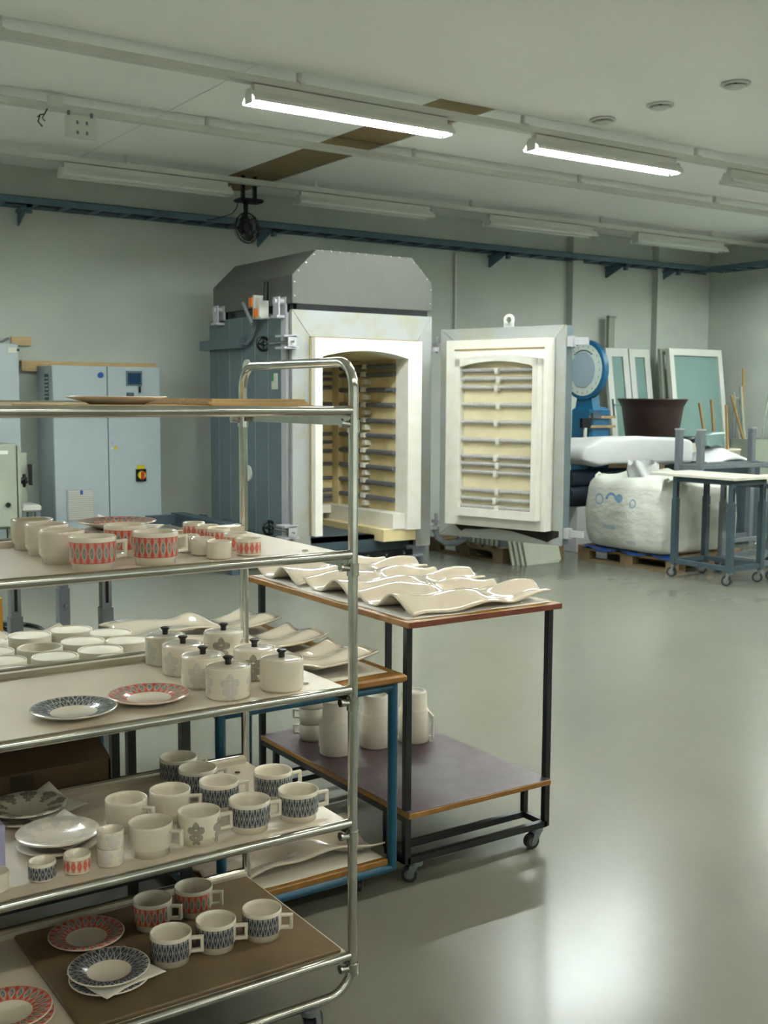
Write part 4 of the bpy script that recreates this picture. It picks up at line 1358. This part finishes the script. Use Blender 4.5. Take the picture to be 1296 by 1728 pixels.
# ------------------------------------------------------------------ table with canisters behind the trolley
EO = (0.9, 3.2, 0)
te = thing('storage_table', 'black legged table holding rows of cream canisters', 'table', EO)
def E_(): return M(EO)
EZ = 0.722
E_().bevbox(0.45, 1.265, 2.80, 3.79, EZ-0.022, EZ, 0.003).build('table_top', 'mdf', te)
for x in (0.48, 1.24):
    for y in (2.825, 3.23, 3.37, 3.745):
        E_().box(x-0.013, x+0.013, y-0.013, y+0.013, 0.0, EZ-0.022).build('leg', 'black', te)
E_().bevbox(0.46, 1.222, 2.81, 3.78, 0.262, 0.28, 0.003).build('lower_shelf', 'mdf', te)
for y in (2.825, 3.745):
    E_().box(0.48, 1.24, y-0.012, y+0.012, 0.238, 0.262).build('shelf_bearer', 'black', te)
def canister(label, loc, open_top=False):
    t = thing('canister', label, 'canister', loc, 0, None)
    h, r = 0.117, 0.0635
    M().lathe([(0, 0.002), (r-0.006, 0.002), (r-0.004, 0.0), (r, 0.004), (r, h-0.003), (r-0.0015, h), (r-0.0035, h), (r-0.005, h-0.005), (r-0.0055, 0.008), (0, 0.008)], 40).build('canister_body', 'ceramic_matt', t)
    if not open_top:
        M().lathe([(0, h-0.006), (r-0.007, h-0.006), (r-0.0056, h-0.004), (r-0.0075, h-0.0025), (0, h-0.0015)], 40).build('lid', 'ceramic_matt', t)
    return t
cn = canister('plain cream canister with flat inset lid on the storage table', (0.98, 3.363, EZ))
cn['group'] = 'canisters on the storage table'
for x, y in ((1.112, 3.375), (1.198, 3.268), (1.085, 3.195), (1.20, 3.135), (1.09, 3.06), (1.095, 2.925), (0.955, 3.045), (0.96, 2.905), (0.845, 3.345), (0.823, 3.20), (0.82, 3.07), (0.82, 2.935)):
    dup(cn, (x, y, EZ))
oc = canister('cream canister without a lid among closed ones on storage table', (0.955, 3.18, EZ), True)
p2 = platter(1, 'glossy ivory wavy platter behind the canisters on the storage table', (0.95, 3.61, EZ+0.002), 0.15, None)
# cardboard box on its lower shelf
XO = (0.78, 3.0, 0.28)
bx = thing('cardboard_box', 'open brown cardboard box on the shelf below the canisters', 'box', XO)
def W4(): return M(XO)
bx0, bx1, by0, by1, bz0, bz1 = 0.53, 1.035, 2.845, 3.19, 0.282, 0.585
m = W4()
m.box(bx0, bx1, by0, by0+0.005, bz0, bz1)
m.box(bx0, bx1, by1-0.005, by1, bz0, bz1)
m.box(bx0, bx0+0.005, by0, by1, bz0, bz1)
m.box(bx1-0.005, bx1, by0, by1, bz0, bz1)
m.box(bx0, bx1, by0, by1, bz0, bz0+0.005)
m.build('box_body', 'card', bx)
m = W4()
m.prism([(by0, bz1), (by0+0.14, bz1+0.055), (by0+0.14, bz1+0.06), (by0, bz1+0.005)], 'x', bx0, bx1)
m.build('box_flap', 'card', bx)
m = W4()
m.prism([(by1, bz1), (by1-0.14, bz1+0.055), (by1-0.14, bz1+0.06), (by1, bz1+0.005)], 'x', bx0, bx1)
m.build('box_flap', 'card', bx)
W4().box(0.77, 0.83, by0-0.0012, by0, bz0+0.08, bz1).build('tape_strip', 'tape', bx)

# ------------------------------------------------------------------ adjustable table, chair and post behind the trolley
def adj_table(label, o, x0, x1, y0, y1, z, legs, mt_leg='steel_grey', cast=True, top='laminate', shelf=None):
    t = thing('adjustable_table', label, 'table', o)
    M(o).bevbox(x0, x1, y0, y1, z-0.025, z, 0.003).build('table_top', top, t)
    zb = 0.115 if cast else 0.0
    for x, y in legs:
        M(o).box(x-0.025, x+0.025, y-0.025, y+0.025, zb, z-0.22).build('lower_leg', mt_leg, t)
        up_ = M(o).box(x-0.02, x+0.02, y-0.02, y+0.02, z-0.24, z-0.025).build('upper_leg', mt_leg, t)
        M(o).box(x-0.006, x+0.006, y-0.0215, y-0.0195, z-0.20, z-0.09).build('slot', 'knob', up_)
        M(o).cyl((x+0.005, y-0.032, z-0.30), (x+0.005, y-0.02, z-0.30), 0.008, 8).build('clamp_bolt', 'chrome', t)
        if cast:
            caster(t, o, x, y, 0.045, 0.5+x, 0.115)
    xs = sorted({l[0] for l in legs}); yq = sorted({l[1] for l in legs})
    if len(xs) > 1:
        for y in yq:
            M(o).box(xs[0], xs[-1], y-0.02, y+0.02, zb+0.01, zb+0.05).build('stretcher', mt_leg, t)
            M(o).box(xs[0], xs[-1], y-0.015, y+0.015, z-0.07, z-0.025).build('top_rail', mt_leg, t)
    for x in xs:
        M(o).box(x-0.02, x+0.02, yq[0], yq[-1], zb+0.01, zb+0.05).build('stretcher', mt_leg, t)
        M(o).box(x-0.015, x+0.015, yq[0], yq[-1], z-0.07, z-0.025).build('top_rail', mt_leg, t)
    return t
adj_table('grey work table with slotted legs standing behind the trolley', (1.44, 4.78, 0), 1.19, 1.70, 4.42, 5.15, 0.90, [(1.255, 4.5), (1.63, 4.5), (1.255, 5.06), (1.63, 5.06)], 'steel_grey', False)
HO = (1.48, 5.75, 0)
ch = thing('office_chair', 'dark office chair on a black column beyond the work table', 'chair', HO)
def H_(): return M(HO)
H_().cyl((1.48, 5.75, 0.52), (1.48, 5.75, 0.66), 0.032, 14).build('gas_column', 'knob', ch)
H_().cyl((1.48, 5.75, 0.16), (1.48, 5.75, 0.52), 0.02, 12).build('column_tube', 'chrome', ch)
for k in range(5):
    t = 2*PI*k/5 + 0.3
    e = Vector((math.cos(t), math.sin(t), 0))
    c = Vector((1.48, 5.75, 0.13))
    b_ = H_().cyl(c, c+e*0.28-Vector((0, 0, 0.05)), 0.028, 8, 0.018).build('base_arm', 'knob', ch)
    q = c+e*0.28
    H_().cyl((q.x-0.012, q.y, 0.03), (q.x+0.012, q.y, 0.03), 0.03, 12).build('wheel', 'rubber', b_)
H_().tube([Vector((1.48+0.25*math.cos(2*PI*i/32), 5.75+0.25*math.sin(2*PI*i/32), 0.36)) for i in range(33)], 0.014, 8, False).build('foot_ring', 'knob', ch)
m = H_()
for k in range(4):
    t = k*PI/2+0.5
    m.cyl((1.48, 5.75, 0.42), (1.48+0.25*math.cos(t), 5.75+0.25*math.sin(t), 0.36), 0.01, 8)
m.build('ring_spokes', 'knob', ch)
H_().lathe([(0, 0.64), (0.19, 0.65), (0.21, 0.68), (0.20, 0.72), (0.12, 0.735), (0, 0.73)], 28, (1.44, 5.75, 0)).build('seat', 'navy', ch)
m = H_()
m.grid(lambda u, v: (1.22+0.06*math.sin(PI*v), 5.56+0.36*v, 0.86+0.30*u+0.0), 8, 10)
def bk(u, v):
    a = 2*PI*v
    return (1.16 + 0.035*math.cos(a), 5.76 + 0.19*math.sin(a)*(1-0.35*abs(2*u-1)**3), 0.82+0.33*u)
m = H_()
m.grid(bk, 10, 24)
m.add([bk(1, j/24) for j in range(24)], [tuple(range(24))])
m.add([bk(0, j/24) for j in range(24)], [tuple(range(24))])
m.build('backrest', 'navy', ch)
H_().tube([(1.40, 5.75, 0.66), (1.20, 5.75, 0.68), (1.17, 5.75, 0.80), (1.165, 5.75, 0.9)], 0.018, 8).build('back_support', 'knob', ch)
YO = (1.035, 4.0, 0)
yp = thing('yellow_post', 'yellow painted steel post on a foot plate beside the work table', 'post', YO)
M(YO).box(1.01, 1.065, 3.97, 4.03, 0.01, 0.85).build('post_shaft', 'yellow', yp)
M(YO).box(0.95, 1.12, 3.91, 4.09, 0.0, 0.012).build('foot_plate', 'yellow', yp)

# ------------------------------------------------------------------ pallets, bulk bag, kiln shelves
def pallet(label, o, lx, ly, rz, group):
    """wooden pallet with origin at one corner; deck boards run along X"""
    t = thing('pallet', label, 'pallet', o, rz, group)
    n = 7
    wd = 0.1
    d = None
    for k in range(n):
        y = (ly-wd)*k/(n-1)
        if d is None:
            d = M().box(0, lx, y, y+wd, 0.122, 0.144).build('deck_board', 'pallet', t)
        else:
            copy_part(d, t, (0, y, 0))
    b = s = r = None
    for i in range(3):
        x = (lx-0.1)*i/2
        if s is None:
            s = M().box(x, x+0.1, 0, ly, 0.1, 0.122).build('stringer_board', 'pallet', t)
            r = M().box(x, x+0.1, 0, ly, 0.0, 0.022).build('runner_board', 'pallet', t)
        else:
            copy_part(s, t, (x, 0, 0)); copy_part(r, t, (x, 0, 0))
        for j in range(3):
            y = (ly-0.145)*j/2
            if b is None:
                b = M().box(0, 0.1, 0, 0.145, 0.022, 0.1).build('block', 'pallet', t)
            else:
                copy_part(b, t, (x, y, 0))
    return t
PG2 = 'wooden pallets on the floor'
pallet('wooden pallet carrying the white bulk bag', (7.79, 6.82, 0), 1.0, 1.18, 0.10, PG2)
pallet('wooden pallet standing behind the open kiln door', (6.84, 8.14, 0), 0.80, 1.15, 0.02, PG2)
def lump(m, c, size, fn, nx=18, nz=14):
    """closed bag-like body: rounded box pushed about by fn(dir, point)"""
    P, F = [], []
    for j in range(nz+1):
        ph = -PI/2 + PI*j/nz
        for i in range(nx*2):
            th = 2*PI*i/(nx*2)
            e = 0.22
            sp = lambda v, q: math.copysign(abs(v)**q, v)
            d = Vector((sp(math.cos(ph), e)*sp(math.cos(th), e), sp(math.cos(ph), e)*sp(math.sin(th), e), sp(math.sin(ph), e)))
            p = Vector((c[0]+d.x*size[0]/2, c[1]+d.y*size[1]/2, c[2]+d.z*size[2]/2))
            P.append(fn(d, p))
    n = nx*2
    for j in range(nz):
        for i in range(n):
            F.append((j*n+i, j*n+(i+1) % n, (j+1)*n+(i+1) % n, (j+1)*n+i))
    return m.add(P, F, True)
def mat_bag():
    g = G('woven_white_bag')
    sep = g.node('ShaderNodeSeparateXYZ')
    g.t.links.new(g.obj(), sep.inputs[0])
    x, y, z = (X(g, sep.outputs[i]) for i in range(3))
    n = g.noise(5.0, 4.0)
    c = g.mix(step(n, 0.3, 0.7, g), 'c6c8bb', 'd8d8cf')
    face = x.lt(-0.38)
    def rect(y0, y1, z0, z1):
        return y.gt(y0)*y.lt(y1)*z.gt(z0)*z.lt(z1)
    def ringm(cy, cz, r, w_, half=None):
        d = (((y-cy)*(y-cy) + (z-cz)*(z-cz)).sqrt() - r).abs().lt(w_)
        return d*z.gt(cz) if half == 'top' else d
    ink = ringm(0.155, 0.475, 0.055, 0.012, 'top')
    ink = ink.max(ringm(0.06, 0.49, 0.022, 0.02))
    ink = ink.max(ringm(0.30, 0.47, 0.045, 0.006))
    ink = ink.max(ringm(-0.12, 0.455, 0.035, 0.006))
    strokes = ((y*42.0).fract()).lt(0.62)
    txt = rect(0.08, 0.25, 0.195, 0.232)*strokes
    txt2 = rect(-0.17, -0.05, 0.075, 0.11)*strokes*0.4
    c = g.mix(ink*face*0.75, c, '2f78b0')
    c = g.mix(txt*face*0.7, c, '4a7fb0')
    c = g.mix(txt2*face, c, '4a7fb0')
    g.set(Base_Color=c, Roughness=0.55)
    g.bump(g.noise(5.0, 4.0, stretch=(1, 1, 2.0)), 0.35, 0.05)
    return g.m
MT['bag'] = mat_bag()
GO2 = (8.17, 7.40, 0.144)
bag = thing('bulk_bag', 'big white woven bulk bag with blue print on its pallet', 'bag', GO2)
def bagfn(d, p):
    h = (p.z-0.144)/0.70
    k = 1.0 + 0.05*math.sin(PI*min(1, max(0, h))) - 0.06*max(0, h-0.75)/0.25
    q = Vector((8.17+(p.x-8.17)*k, 7.40+(p.y-7.40)*k, p.z))
    n = noise.noise_vector(q*2.6)
    w_ = min(1.0, max(0.1, h))
    q += n*0.055*w_
    q += noise.noise_vector(Vector((q.x*6, q.y*6, q.z*11)))*0.032*w_
    q += noise.noise_vector(q*17)*0.010*w_
    if d.z > 0.5:
        q.z += 0.07*noise.noise(q*3.1) + 0.05*max(0, 1-abs(d.x)-0.1) + 0.03*noise.noise(q*8)
    q.z = max(0.150, q.z)
    return q
m = M(GO2)
lump(m, (8.17, 7.40, 0.485), (1.00, 1.04, 0.68), bagfn, 40, 36)
m.build('bag_body', 'bag', bag)
m = M(GO2)
def spout(u, v):
    a = 2*PI*u
    r = (0.13+0.03*math.sin(5*a+4*v))*(1-0.25*v) + 0.05*v*abs(math.sin(3*a))
    return (7.98+r*math.cos(a)-0.06*v, 7.42+r*math.sin(a), 0.80+0.17*v+0.03*math.sin(4*a)*v)
m.grid(spout, 28, 6)
m.build('filling_spout', 'plastic_white', bag)
# printing lies on the left face, each mark a thin flat piece
def print_mark(pts, name, mt_='blue'):
    m = M(GO2)
    for (y0, z0, y1, z1) in pts:
        x = 7.618
        m.add([(x, y0, z0), (x, y1, z0), (x, y1, z1), (x, y0, z1)], [(0, 1, 2, 3)])
    return m.build(name, mt_, bag)
m = M(GO2)
for i in range(9):
    pass
for k, (x, y) in enumerate(((7.72, 6.97), (7.72, 7.83), (8.62, 6.97), (8.62, 7.83))):
    m = M(GO2)
    m.tube([(x, y, 0.74), (x+0.02*math.copysign(1, 8.17-x), y, 0.83), (x+0.08*math.copysign(1, 8.17-x), y+0.03, 0.85), (x+0.14*math.copysign(1, 8.17-x), y+0.02, 0.80)], 0.014, 6)
    m.build('lifting_loop', 'bag', bag)
for k, (y0, y1) in enumerate(((6.84, 8.0),)):
    sh_ = M((7.72, 7.40, 0.144))
    sh_.grid(lambda u, v: (7.778-0.104*u+0.11*v-0.012*(1-v)+0.004*math.sin(23*u), 6.88+1.04*u, 0.1475-0.035*max(0, 1-4*v)*abs(math.sin(9*u+1))), 40, 4, 0.002)
    tag(sh_.build('plastic_sheet', 'blue'), 'blue plastic sheet edge between bulk bag and pallet', 'sheet')
sl0 = None
for k in range(4):
    o_ = (6.86+0.035*k, 8.03-0.028*k, 0.0)
    m = M()
    P = [(0.0, 0, 0), (0.40, 0, 0), (0.43, 0, 0.03), (0.40, 0.05, 0.26), (0.36, 0.055, 0.285), (-0.03, 0.055, 0.285)]
    Q = [(x, y-0.018, z) for x, y, z in P]
    m.add(P+Q, [tuple(range(6)), tuple(range(11, 5, -1))] + [(i, 6+i, 6+(i+1) % 6, (i+1) % 6) for i in range(6)])
    if sl0 is None:
        sl0 = m.build('kiln_shelf_slab', 'slab')
        tag(sl0, 'pale grey kiln shelf slab leaning against the pallet below the kiln door', 'slab', 'kiln shelf slabs leaning on the pallet')
        sl0.location = o_
    else:
        c = sl0.copy(); COL.objects.link(c); c.location = o_
gx = thing('slatted_crate', 'low grey slatted crate on the pallet behind the kiln door', 'crate', (7.05, 8.6, 0.144))
M((7.05, 8.6, 0.144)).box(6.88, 7.45, 8.22, 8.9, 0.144, 0.26).build('crate_body', 'steel_grey', gx)
for k in range(9):
    M((7.05, 8.6, 0.144)).box(6.868, 6.88, 8.26+0.07*k, 8.29+0.07*k, 0.15, 0.255).build('slat', 'laminate', gx)

# ------------------------------------------------------------------ stacked goods behind the bag
cx = thing('white_carton', 'large white carton under the rolled navy cloth', 'carton', (8.7, 8.6, 0))
M((8.7, 8.6, 0)).bevbox(7.98, 9.15, 8.33, 8.60, 0.0, 0.47, 0.006).build('carton_body', 'plastic_white', cx)
M((8.7, 8.6, 0)).box(7.98, 9.15, 8.455, 8.475, 0.4695, 0.4715).build('carton_tape', 'laminate', cx)
for k, (y, z, r, nm) in enumerate(((8.40, 0.575, 0.10, 'lower roll of navy cloth on the white carton'), (8.39, 0.762, 0.085, 'upper roll of navy cloth under the white bundle'))):
    m = M((8.5, y, z-r))
    def rollf(u, v, y=y, z=z, r=r):
        a = 2*PI*v
        rr = r*(1+0.05*math.sin(3*a+9*u))
        return (7.88+1.2*u, y+rr*math.cos(a)*1.1, z+rr*math.sin(a))
    m.grid(rollf, 16, 18)
    m.add([rollf(0, j/18) for j in range(18)], [tuple(range(18))])
    m.add([rollf(1, j/18) for j in range(18)], [tuple(range(18))])
    tag(m.build('cloth_roll', 'navy'), nm, 'cloth roll')
def bunfn(d, p):
    u = (p.x-7.84)/1.6
    q = Vector(p)
    q.z += 0.05*math.sin(PI*u*1.1) + 0.03*noise.noise(q*2.3)
    q += noise.noise_vector(q*5.0)*0.02
    if u < 0.15:
        q.z = 1.03 + (q.z-1.03)*(0.55+u*3)
    return q
m = M((8.63, 8.35, 0.85))
lump(m, (8.64, 8.33, 1.0), (1.62, 0.50, 0.27), bunfn, 30, 18)
tag(m.build('wrapped_bundle', 'plastic_white'), 'long bundle wrapped in white film lying behind the bulk bag', 'bundle')

# ------------------------------------------------------------------ dial scale
SO = (8.62, 8.85, 0)
sc = thing('platform_scale', 'tall blue platform scale with a round white dial', 'scale', SO)
def Sc(): return M(SO)
def disc(m, x0, x1, r, n=36, y=8.80, z=1.868):
    return m.cyl((x0, y, z), (x1, y, z), r, n)
disc(Sc(), 8.47, 8.53, 0.315).build('dial_housing', 'scale_blue', sc)
dl = disc(Sc(), 8.462, 8.472, 0.275).build('dial_face', 'dial', sc)
disc(Sc(), 8.452, 8.464, 0.185).build('dial_centre', 'dial_mid', dl)
m = Sc()
for k in range(9):
    t = PI/2 + (k-4)*0.16
    m.box(8.459, 8.463, 8.80+0.205*math.cos(t)-0.018, 8.80+0.205*math.cos(t)+0.018, 1.868+0.205*math.sin(t)-0.006, 1.868+0.205*math.sin(t)+0.006)
m.build('dial_print', 'steel_dark', dl)
for k in range(20):
    t = 2*PI*k/20
    Sc().box(8.460, 8.463, 8.80+0.245*math.cos(t)-0.003, 8.80+0.245*math.cos(t)+0.003, 1.868+0.245*math.sin(t)-0.012, 1.868+0.245*math.sin(t)+0.012).build('tick_mark', 'steel_dark', dl)
Sc().prism([(8.66, 1.42), (8.94, 1.42), (8.90, 1.62), (8.70, 1.62)], 'x', 8.49, 8.60).build('neck', 'scale_blue', sc)
Sc().bevbox(8.46, 8.76, 8.66, 8.98, 0.12, 1.475, 0.03).build('column', 'scale_blue', sc)
for z in (1.27, 1.37):
    Sc().box(8.42, 8.80, 8.635, 8.65, z-0.014, z+0.014).build('beam_bar', 'brown_board', sc)
Sc().box(8.43, 8.55, 8.60, 8.64, 1.36, 1.42).build('sliding_weight', 'steel_dark', sc)
Sc().box(8.30, 8.42, 8.62, 8.66, 1.26, 1.36).build('beam_end', 'knob', sc)
Sc().cyl((8.36, 8.64, 0.95), (8.36, 8.64, 1.27), 0.02, 10).build('handle_tube', 'laminate', sc)
Sc().box(8.33, 8.39, 8.61, 8.67, 0.86, 0.96).build('handle_foot', 'knob', sc)
Sc().bevbox(8.30, 9.05, 8.64, 9.35, 0.0, 0.12, 0.01).build('platform', 'scale_blue', sc)

# ------------------------------------------------------------------ large tub on a crate
wc_ = thing('wooden_crate', 'wooden crate carrying the dark brown tub', 'crate', (10.5, 9.7, 0))
wc = (10.5, 9.7, 0)
for k in range(6):
    for y0 in (9.36, 10.02):
        M(wc).box(10.16, 10.86, y0, y0+0.02, 0.02+0.155*k, 0.155+0.155*k).build('slat', 'pallet', wc_)
    for x0 in (10.14, 10.86):
        M(wc).box(x0, x0+0.02, 9.36, 10.04, 0.02+0.155*k, 0.155+0.155*k).build('slat', 'pallet', wc_)
M(wc).box(10.14, 10.88, 9.36, 10.04, 0.95, 0.97).build('crate_lid', 'pallet', wc_)
bt = thing('plant_tub', 'large dark brown tapered tub with a wide rim', 'tub', (10.51, 9.70, 0.97))
M().lathe([(0, 0.003), (0.29, 0.0), (0.30, 0.01), (0.375, 0.50), (0.38, 0.52), (0.37, 0.52), (0.29, 0.02), (0, 0.02)], 36).build('tub_body', 'bin', bt)
M().lathe([(0.376, 0.50), (0.415, 0.575), (0.428, 0.585), (0.425, 0.60), (0.40, 0.60), (0.37, 0.53)], 36).build('tub_rim', 'bin', bt)

# ------------------------------------------------------------------ leaning doors and frames by the back wall
def leaning(name, label, cat, x0, x1, h, y_bot, y_top, fw_, mt_='door_white', pane=True, handle=False, group=None, th=0.045, sill=0.0):
    """framed leaf leaning back; built upright then sheared back as a rotation about X"""
    ang = math.atan2(y_top-y_bot, h)
    t = thing(name, label, cat, ((x0+x1)/2, y_bot, 0.0), 0.0, group)
    t.rotation_euler = (-ang, 0, 0)
    w_ = x1-x0
    for a, b in ((-w_/2, -w_/2+fw_), (w_/2-fw_, w_/2)):
        M().box(a, b, 0, th, 0, h).build('stile', mt_, t)
    M().box(-w_/2+fw_, w_/2-fw_, 0, th, h-fw_*1.1, h).build('rail', mt_, t)
    M().box(-w_/2+fw_, w_/2-fw_, 0, th, 0, fw_*1.6).build('rail', mt_, t)
    if pane:
        M().box(-w_/2+fw_, w_/2-fw_, th*0.4, th*0.6, fw_*1.6, h-fw_*1.1).build('pane', 'pane', t)
    if handle:
        hd = M().box(-w_/2+fw_*0.35, -w_/2+fw_*0.65, -0.008, 0, h*0.60, h*0.70).build('handle_plate', 'steel_dark', t)
        M().cyl((-w_/2+fw_*0.5, -0.03, h*0.665), (-w_/2+fw_*0.5+0.10, -0.03, h*0.665), 0.008, 8).build('door_handle', 'steel_grey', hd)
    return t
leaning('leaning_door', 'white glazed door leaf leaning by the grey wall channel', 'door', 10.76, 11.17, 2.26, 10.44, 10.78, 0.10, handle=True, group='door leaves leaning on the back wall')
leaning('leaning_door', 'white glazed door leaf leaning next to the corner column', 'door', 11.19, 11.58, 2.26, 10.44, 10.78, 0.10, handle=True, group='door leaves leaning on the back wall')
leaning('leaning_window', 'wide white window frame with pale green glass leaning near the corner', 'window frame', 11.66, 12.72, 2.27, 10.18, 10.50, 0.085, th=0.07)
leaning('leaning_casing', 'narrow grey casing tucked behind the wide window frame', 'frame', 11.62, 11.84, 2.26, 10.36, 10.62, 0.07, 'machine', False)
m = M((10.96, 10.9, 0))
m.box(10.88, 10.895, 10.84, 10.89, 0, 2.66)
m.box(10.895, 11.02, 10.875, 10.89, 0, 2.66)
m.box(10.88, 11.02, 10.84, 10.89, 2.64, 2.66)
tag(m.build('wall_channel', 'machine'), 'tall grey metal channel standing upright against the back wall', 'channel')

# ------------------------------------------------------------------ tub of white powder and its post frame
tu = thing('powder_tub', 'dark slate tub heaped with white powder', 'tub', (9.78, 8.3, 0))
def T_(): return M((9.78, 8.3, 0))
T_().bevbox(9.52, 10.40, 7.98, 8.60, 0.0, 0.90, 0.02).build('tub_body', 'steel_dark', tu)
m = T_()
def heap(u, v):
    x, y = 9.54+0.84*u, 8.0+0.58*v
    d = math.hypot((u-0.52)*2, (v-0.5)*1.6)
    return (x, y, 0.90+0.17*max(0, 1-d)+0.008*noise.noise(Vector((x*9, y*9, 0))))
m.grid(heap, 30, 20, 0.02)
m.build('powder_heap', 'plastic_white', tu)
m = M((9.9, 8.3, 1.05))
lump(m, (9.89, 8.28, 1.12), (0.26, 0.18, 0.16), lambda d, p: p + noise.noise_vector(p*14)*0.04, 14, 10)
tag(m.build('plastic_bag', 'pane'), 'crumpled clear plastic bag on top of the powder heap', 'bag')
po = thing('post_frame', 'grey steel frame with four upright posts before the powder', 'frame', (9.5, 7.78, 0))
def Po(): return M((9.5, 7.78, 0))
for x in (8.97, 10.12):
    for y in (7.62, 7.90):
        Po().box(x-0.03, x+0.03, y-0.03, y+0.03, 0.0, 1.25).build('post', 'steel_grey', po)
        Po().box(x-0.035, x+0.035, y-0.035, y+0.035, 1.25, 1.265).build('post_cap', 'kiln_trim', po)
    Po().box(x-0.02, x+0.02, 7.62, 7.90, 0.84, 0.90).build('cross_rail', 'steel_grey', po)
for y in (7.62, 7.90):
    Po().box(8.97, 10.12, y-0.02, y+0.02, 0.86, 0.90).build('long_rail', 'steel_grey', po)
    Po().box(8.97, 10.12, y-0.02, y+0.02, 0.08, 0.12).build('long_rail', 'steel_grey', po)
ba = thing('barrel', 'cream plastic barrel with black rim beside the powder tub', 'barrel', (10.08, 8.82, 0))
M().lathe([(0, 0), (0.16, 0), (0.18, 0.03), (0.185, 0.55), (0.18, 1.05), (0.17, 1.08), (0.16, 1.08), (0.16, 1.0), (0, 1.0)], 28).build('barrel_body', 'tote', ba)
M().lathe([(0.172, 1.07), (0.188, 1.085), (0.188, 1.13), (0.16, 1.14), (0, 1.14)], 28).build('barrel_lid', 'knob', ba)

# ------------------------------------------------------------------ sticks and brooms in the right corner
tg = thing('stick_bin', 'grey open bin holding the bamboo sticks', 'bin', (11.05, 9.05, 0))
M().lathe([(0, 0), (0.17, 0), (0.21, 0.95), (0.22, 0.96), (0.21, 0.97), (0.2, 0.96), (0.165, 0.02), (0, 0.02)], 24).build('bin_body', 'tote', tg)
for k, (x, y, tx, ty, z) in enumerate(((11.10, 9.11, 10.78, 9.20, 1.52), (11.06, 9.05, 10.90, 9.12, 1.56), (11.14, 8.98, 11.05, 9.02, 1.50))):
    tag(M((x, y, 0.02)).cyl((x, y, 0.03), (tx, ty, z), 0.016, 8).build('bamboo_stick', 'bamboo'), 'thick bamboo stick standing in the grey stick bin', 'stick', 'bamboo sticks in the bin')
gb = thing('broom_bin', 'dull green square bin holding brooms by the right wall', 'bin', (12.48, 9.72, 0))
m = M()
m.box(-0.22, 0.22, -0.2, -0.19, 0, 1.05); m.box(-0.22, 0.22, 0.19, 0.2, 0, 1.05)
m.box(-0.22, -0.21, -0.2, 0.2, 0, 1.05); m.box(0.21, 0.22, -0.2, 0.2, 0, 1.05); m.box(-0.22, 0.22, -0.2, 0.2, 0, 0.01)
m.build('bin_body', 'machine', gb)
for k, (x, y, tx, ty, z, r, mt_, nm) in enumerate((
        (12.42, 9.80, 12.40, 9.86, 1.98, 0.016, 'bamboo', 'tallest pale wooden broom handle in the green bin'),
        (12.63, 9.62, 12.10, 9.80, 1.62, 0.016, 'bamboo', 'yellow wooden handle slanting out of the green bin'),
        (12.45, 9.72, 12.36, 9.86, 1.74, 0.02, 'machine', 'grey brush handle beside the tallest broom handle'),
        (12.40, 9.66, 12.60, 9.60, 1.64, 0.010, 'machine', 'thin dull rod leaning right in the green bin'),
        (12.50, 9.78, 12.20, 9.84, 1.66, 0.008, 'machine', 'thin grey rod leaning left in the green bin'))):
    tag(M((x, y, 0.02)).cyl((x, y, 0.03), (tx, ty, z), r, 8).build('wooden_pole', mt_), nm, 'pole')
rk = thing('tool_rail', 'thin tool rail with hanging wires on the right corner wall', 'rail', (12.6, 10.3, 1.6))
M((12.6, 10.3, 1.6)).box(12.78, 12.98, 10.30, 10.33, 1.57, 1.60).build('rail_bar', 'machine', rk)
for x in (12.80, 12.86, 12.92, 12.965):
    M((12.6, 10.3, 1.6)).cyl((x, 10.315, 0.0), (x, 10.315, 1.57), 0.007, 6).build('wire', 'steel_grey', rk)

# ------------------------------------------------------------------ grey tables at the right
adj_table('grey table on casters with pale top beside the bulk bag', (7.82, 6.42, 0), 7.55, 8.07, 6.05, 6.97, 0.917, [(7.61, 6.12), (8.01, 6.12), (7.61, 6.72), (8.01, 6.72)], 'steel_dark', True)
adj_table('lower grey table on casters at the edge of the aisle', (8.5, 6.3, 0), 8.14, 8.95, 6.02, 6.74, 0.865, [(8.19, 6.12), (8.88, 6.12), (8.19, 6.68), (8.88, 6.68)], 'steel_grey', True)
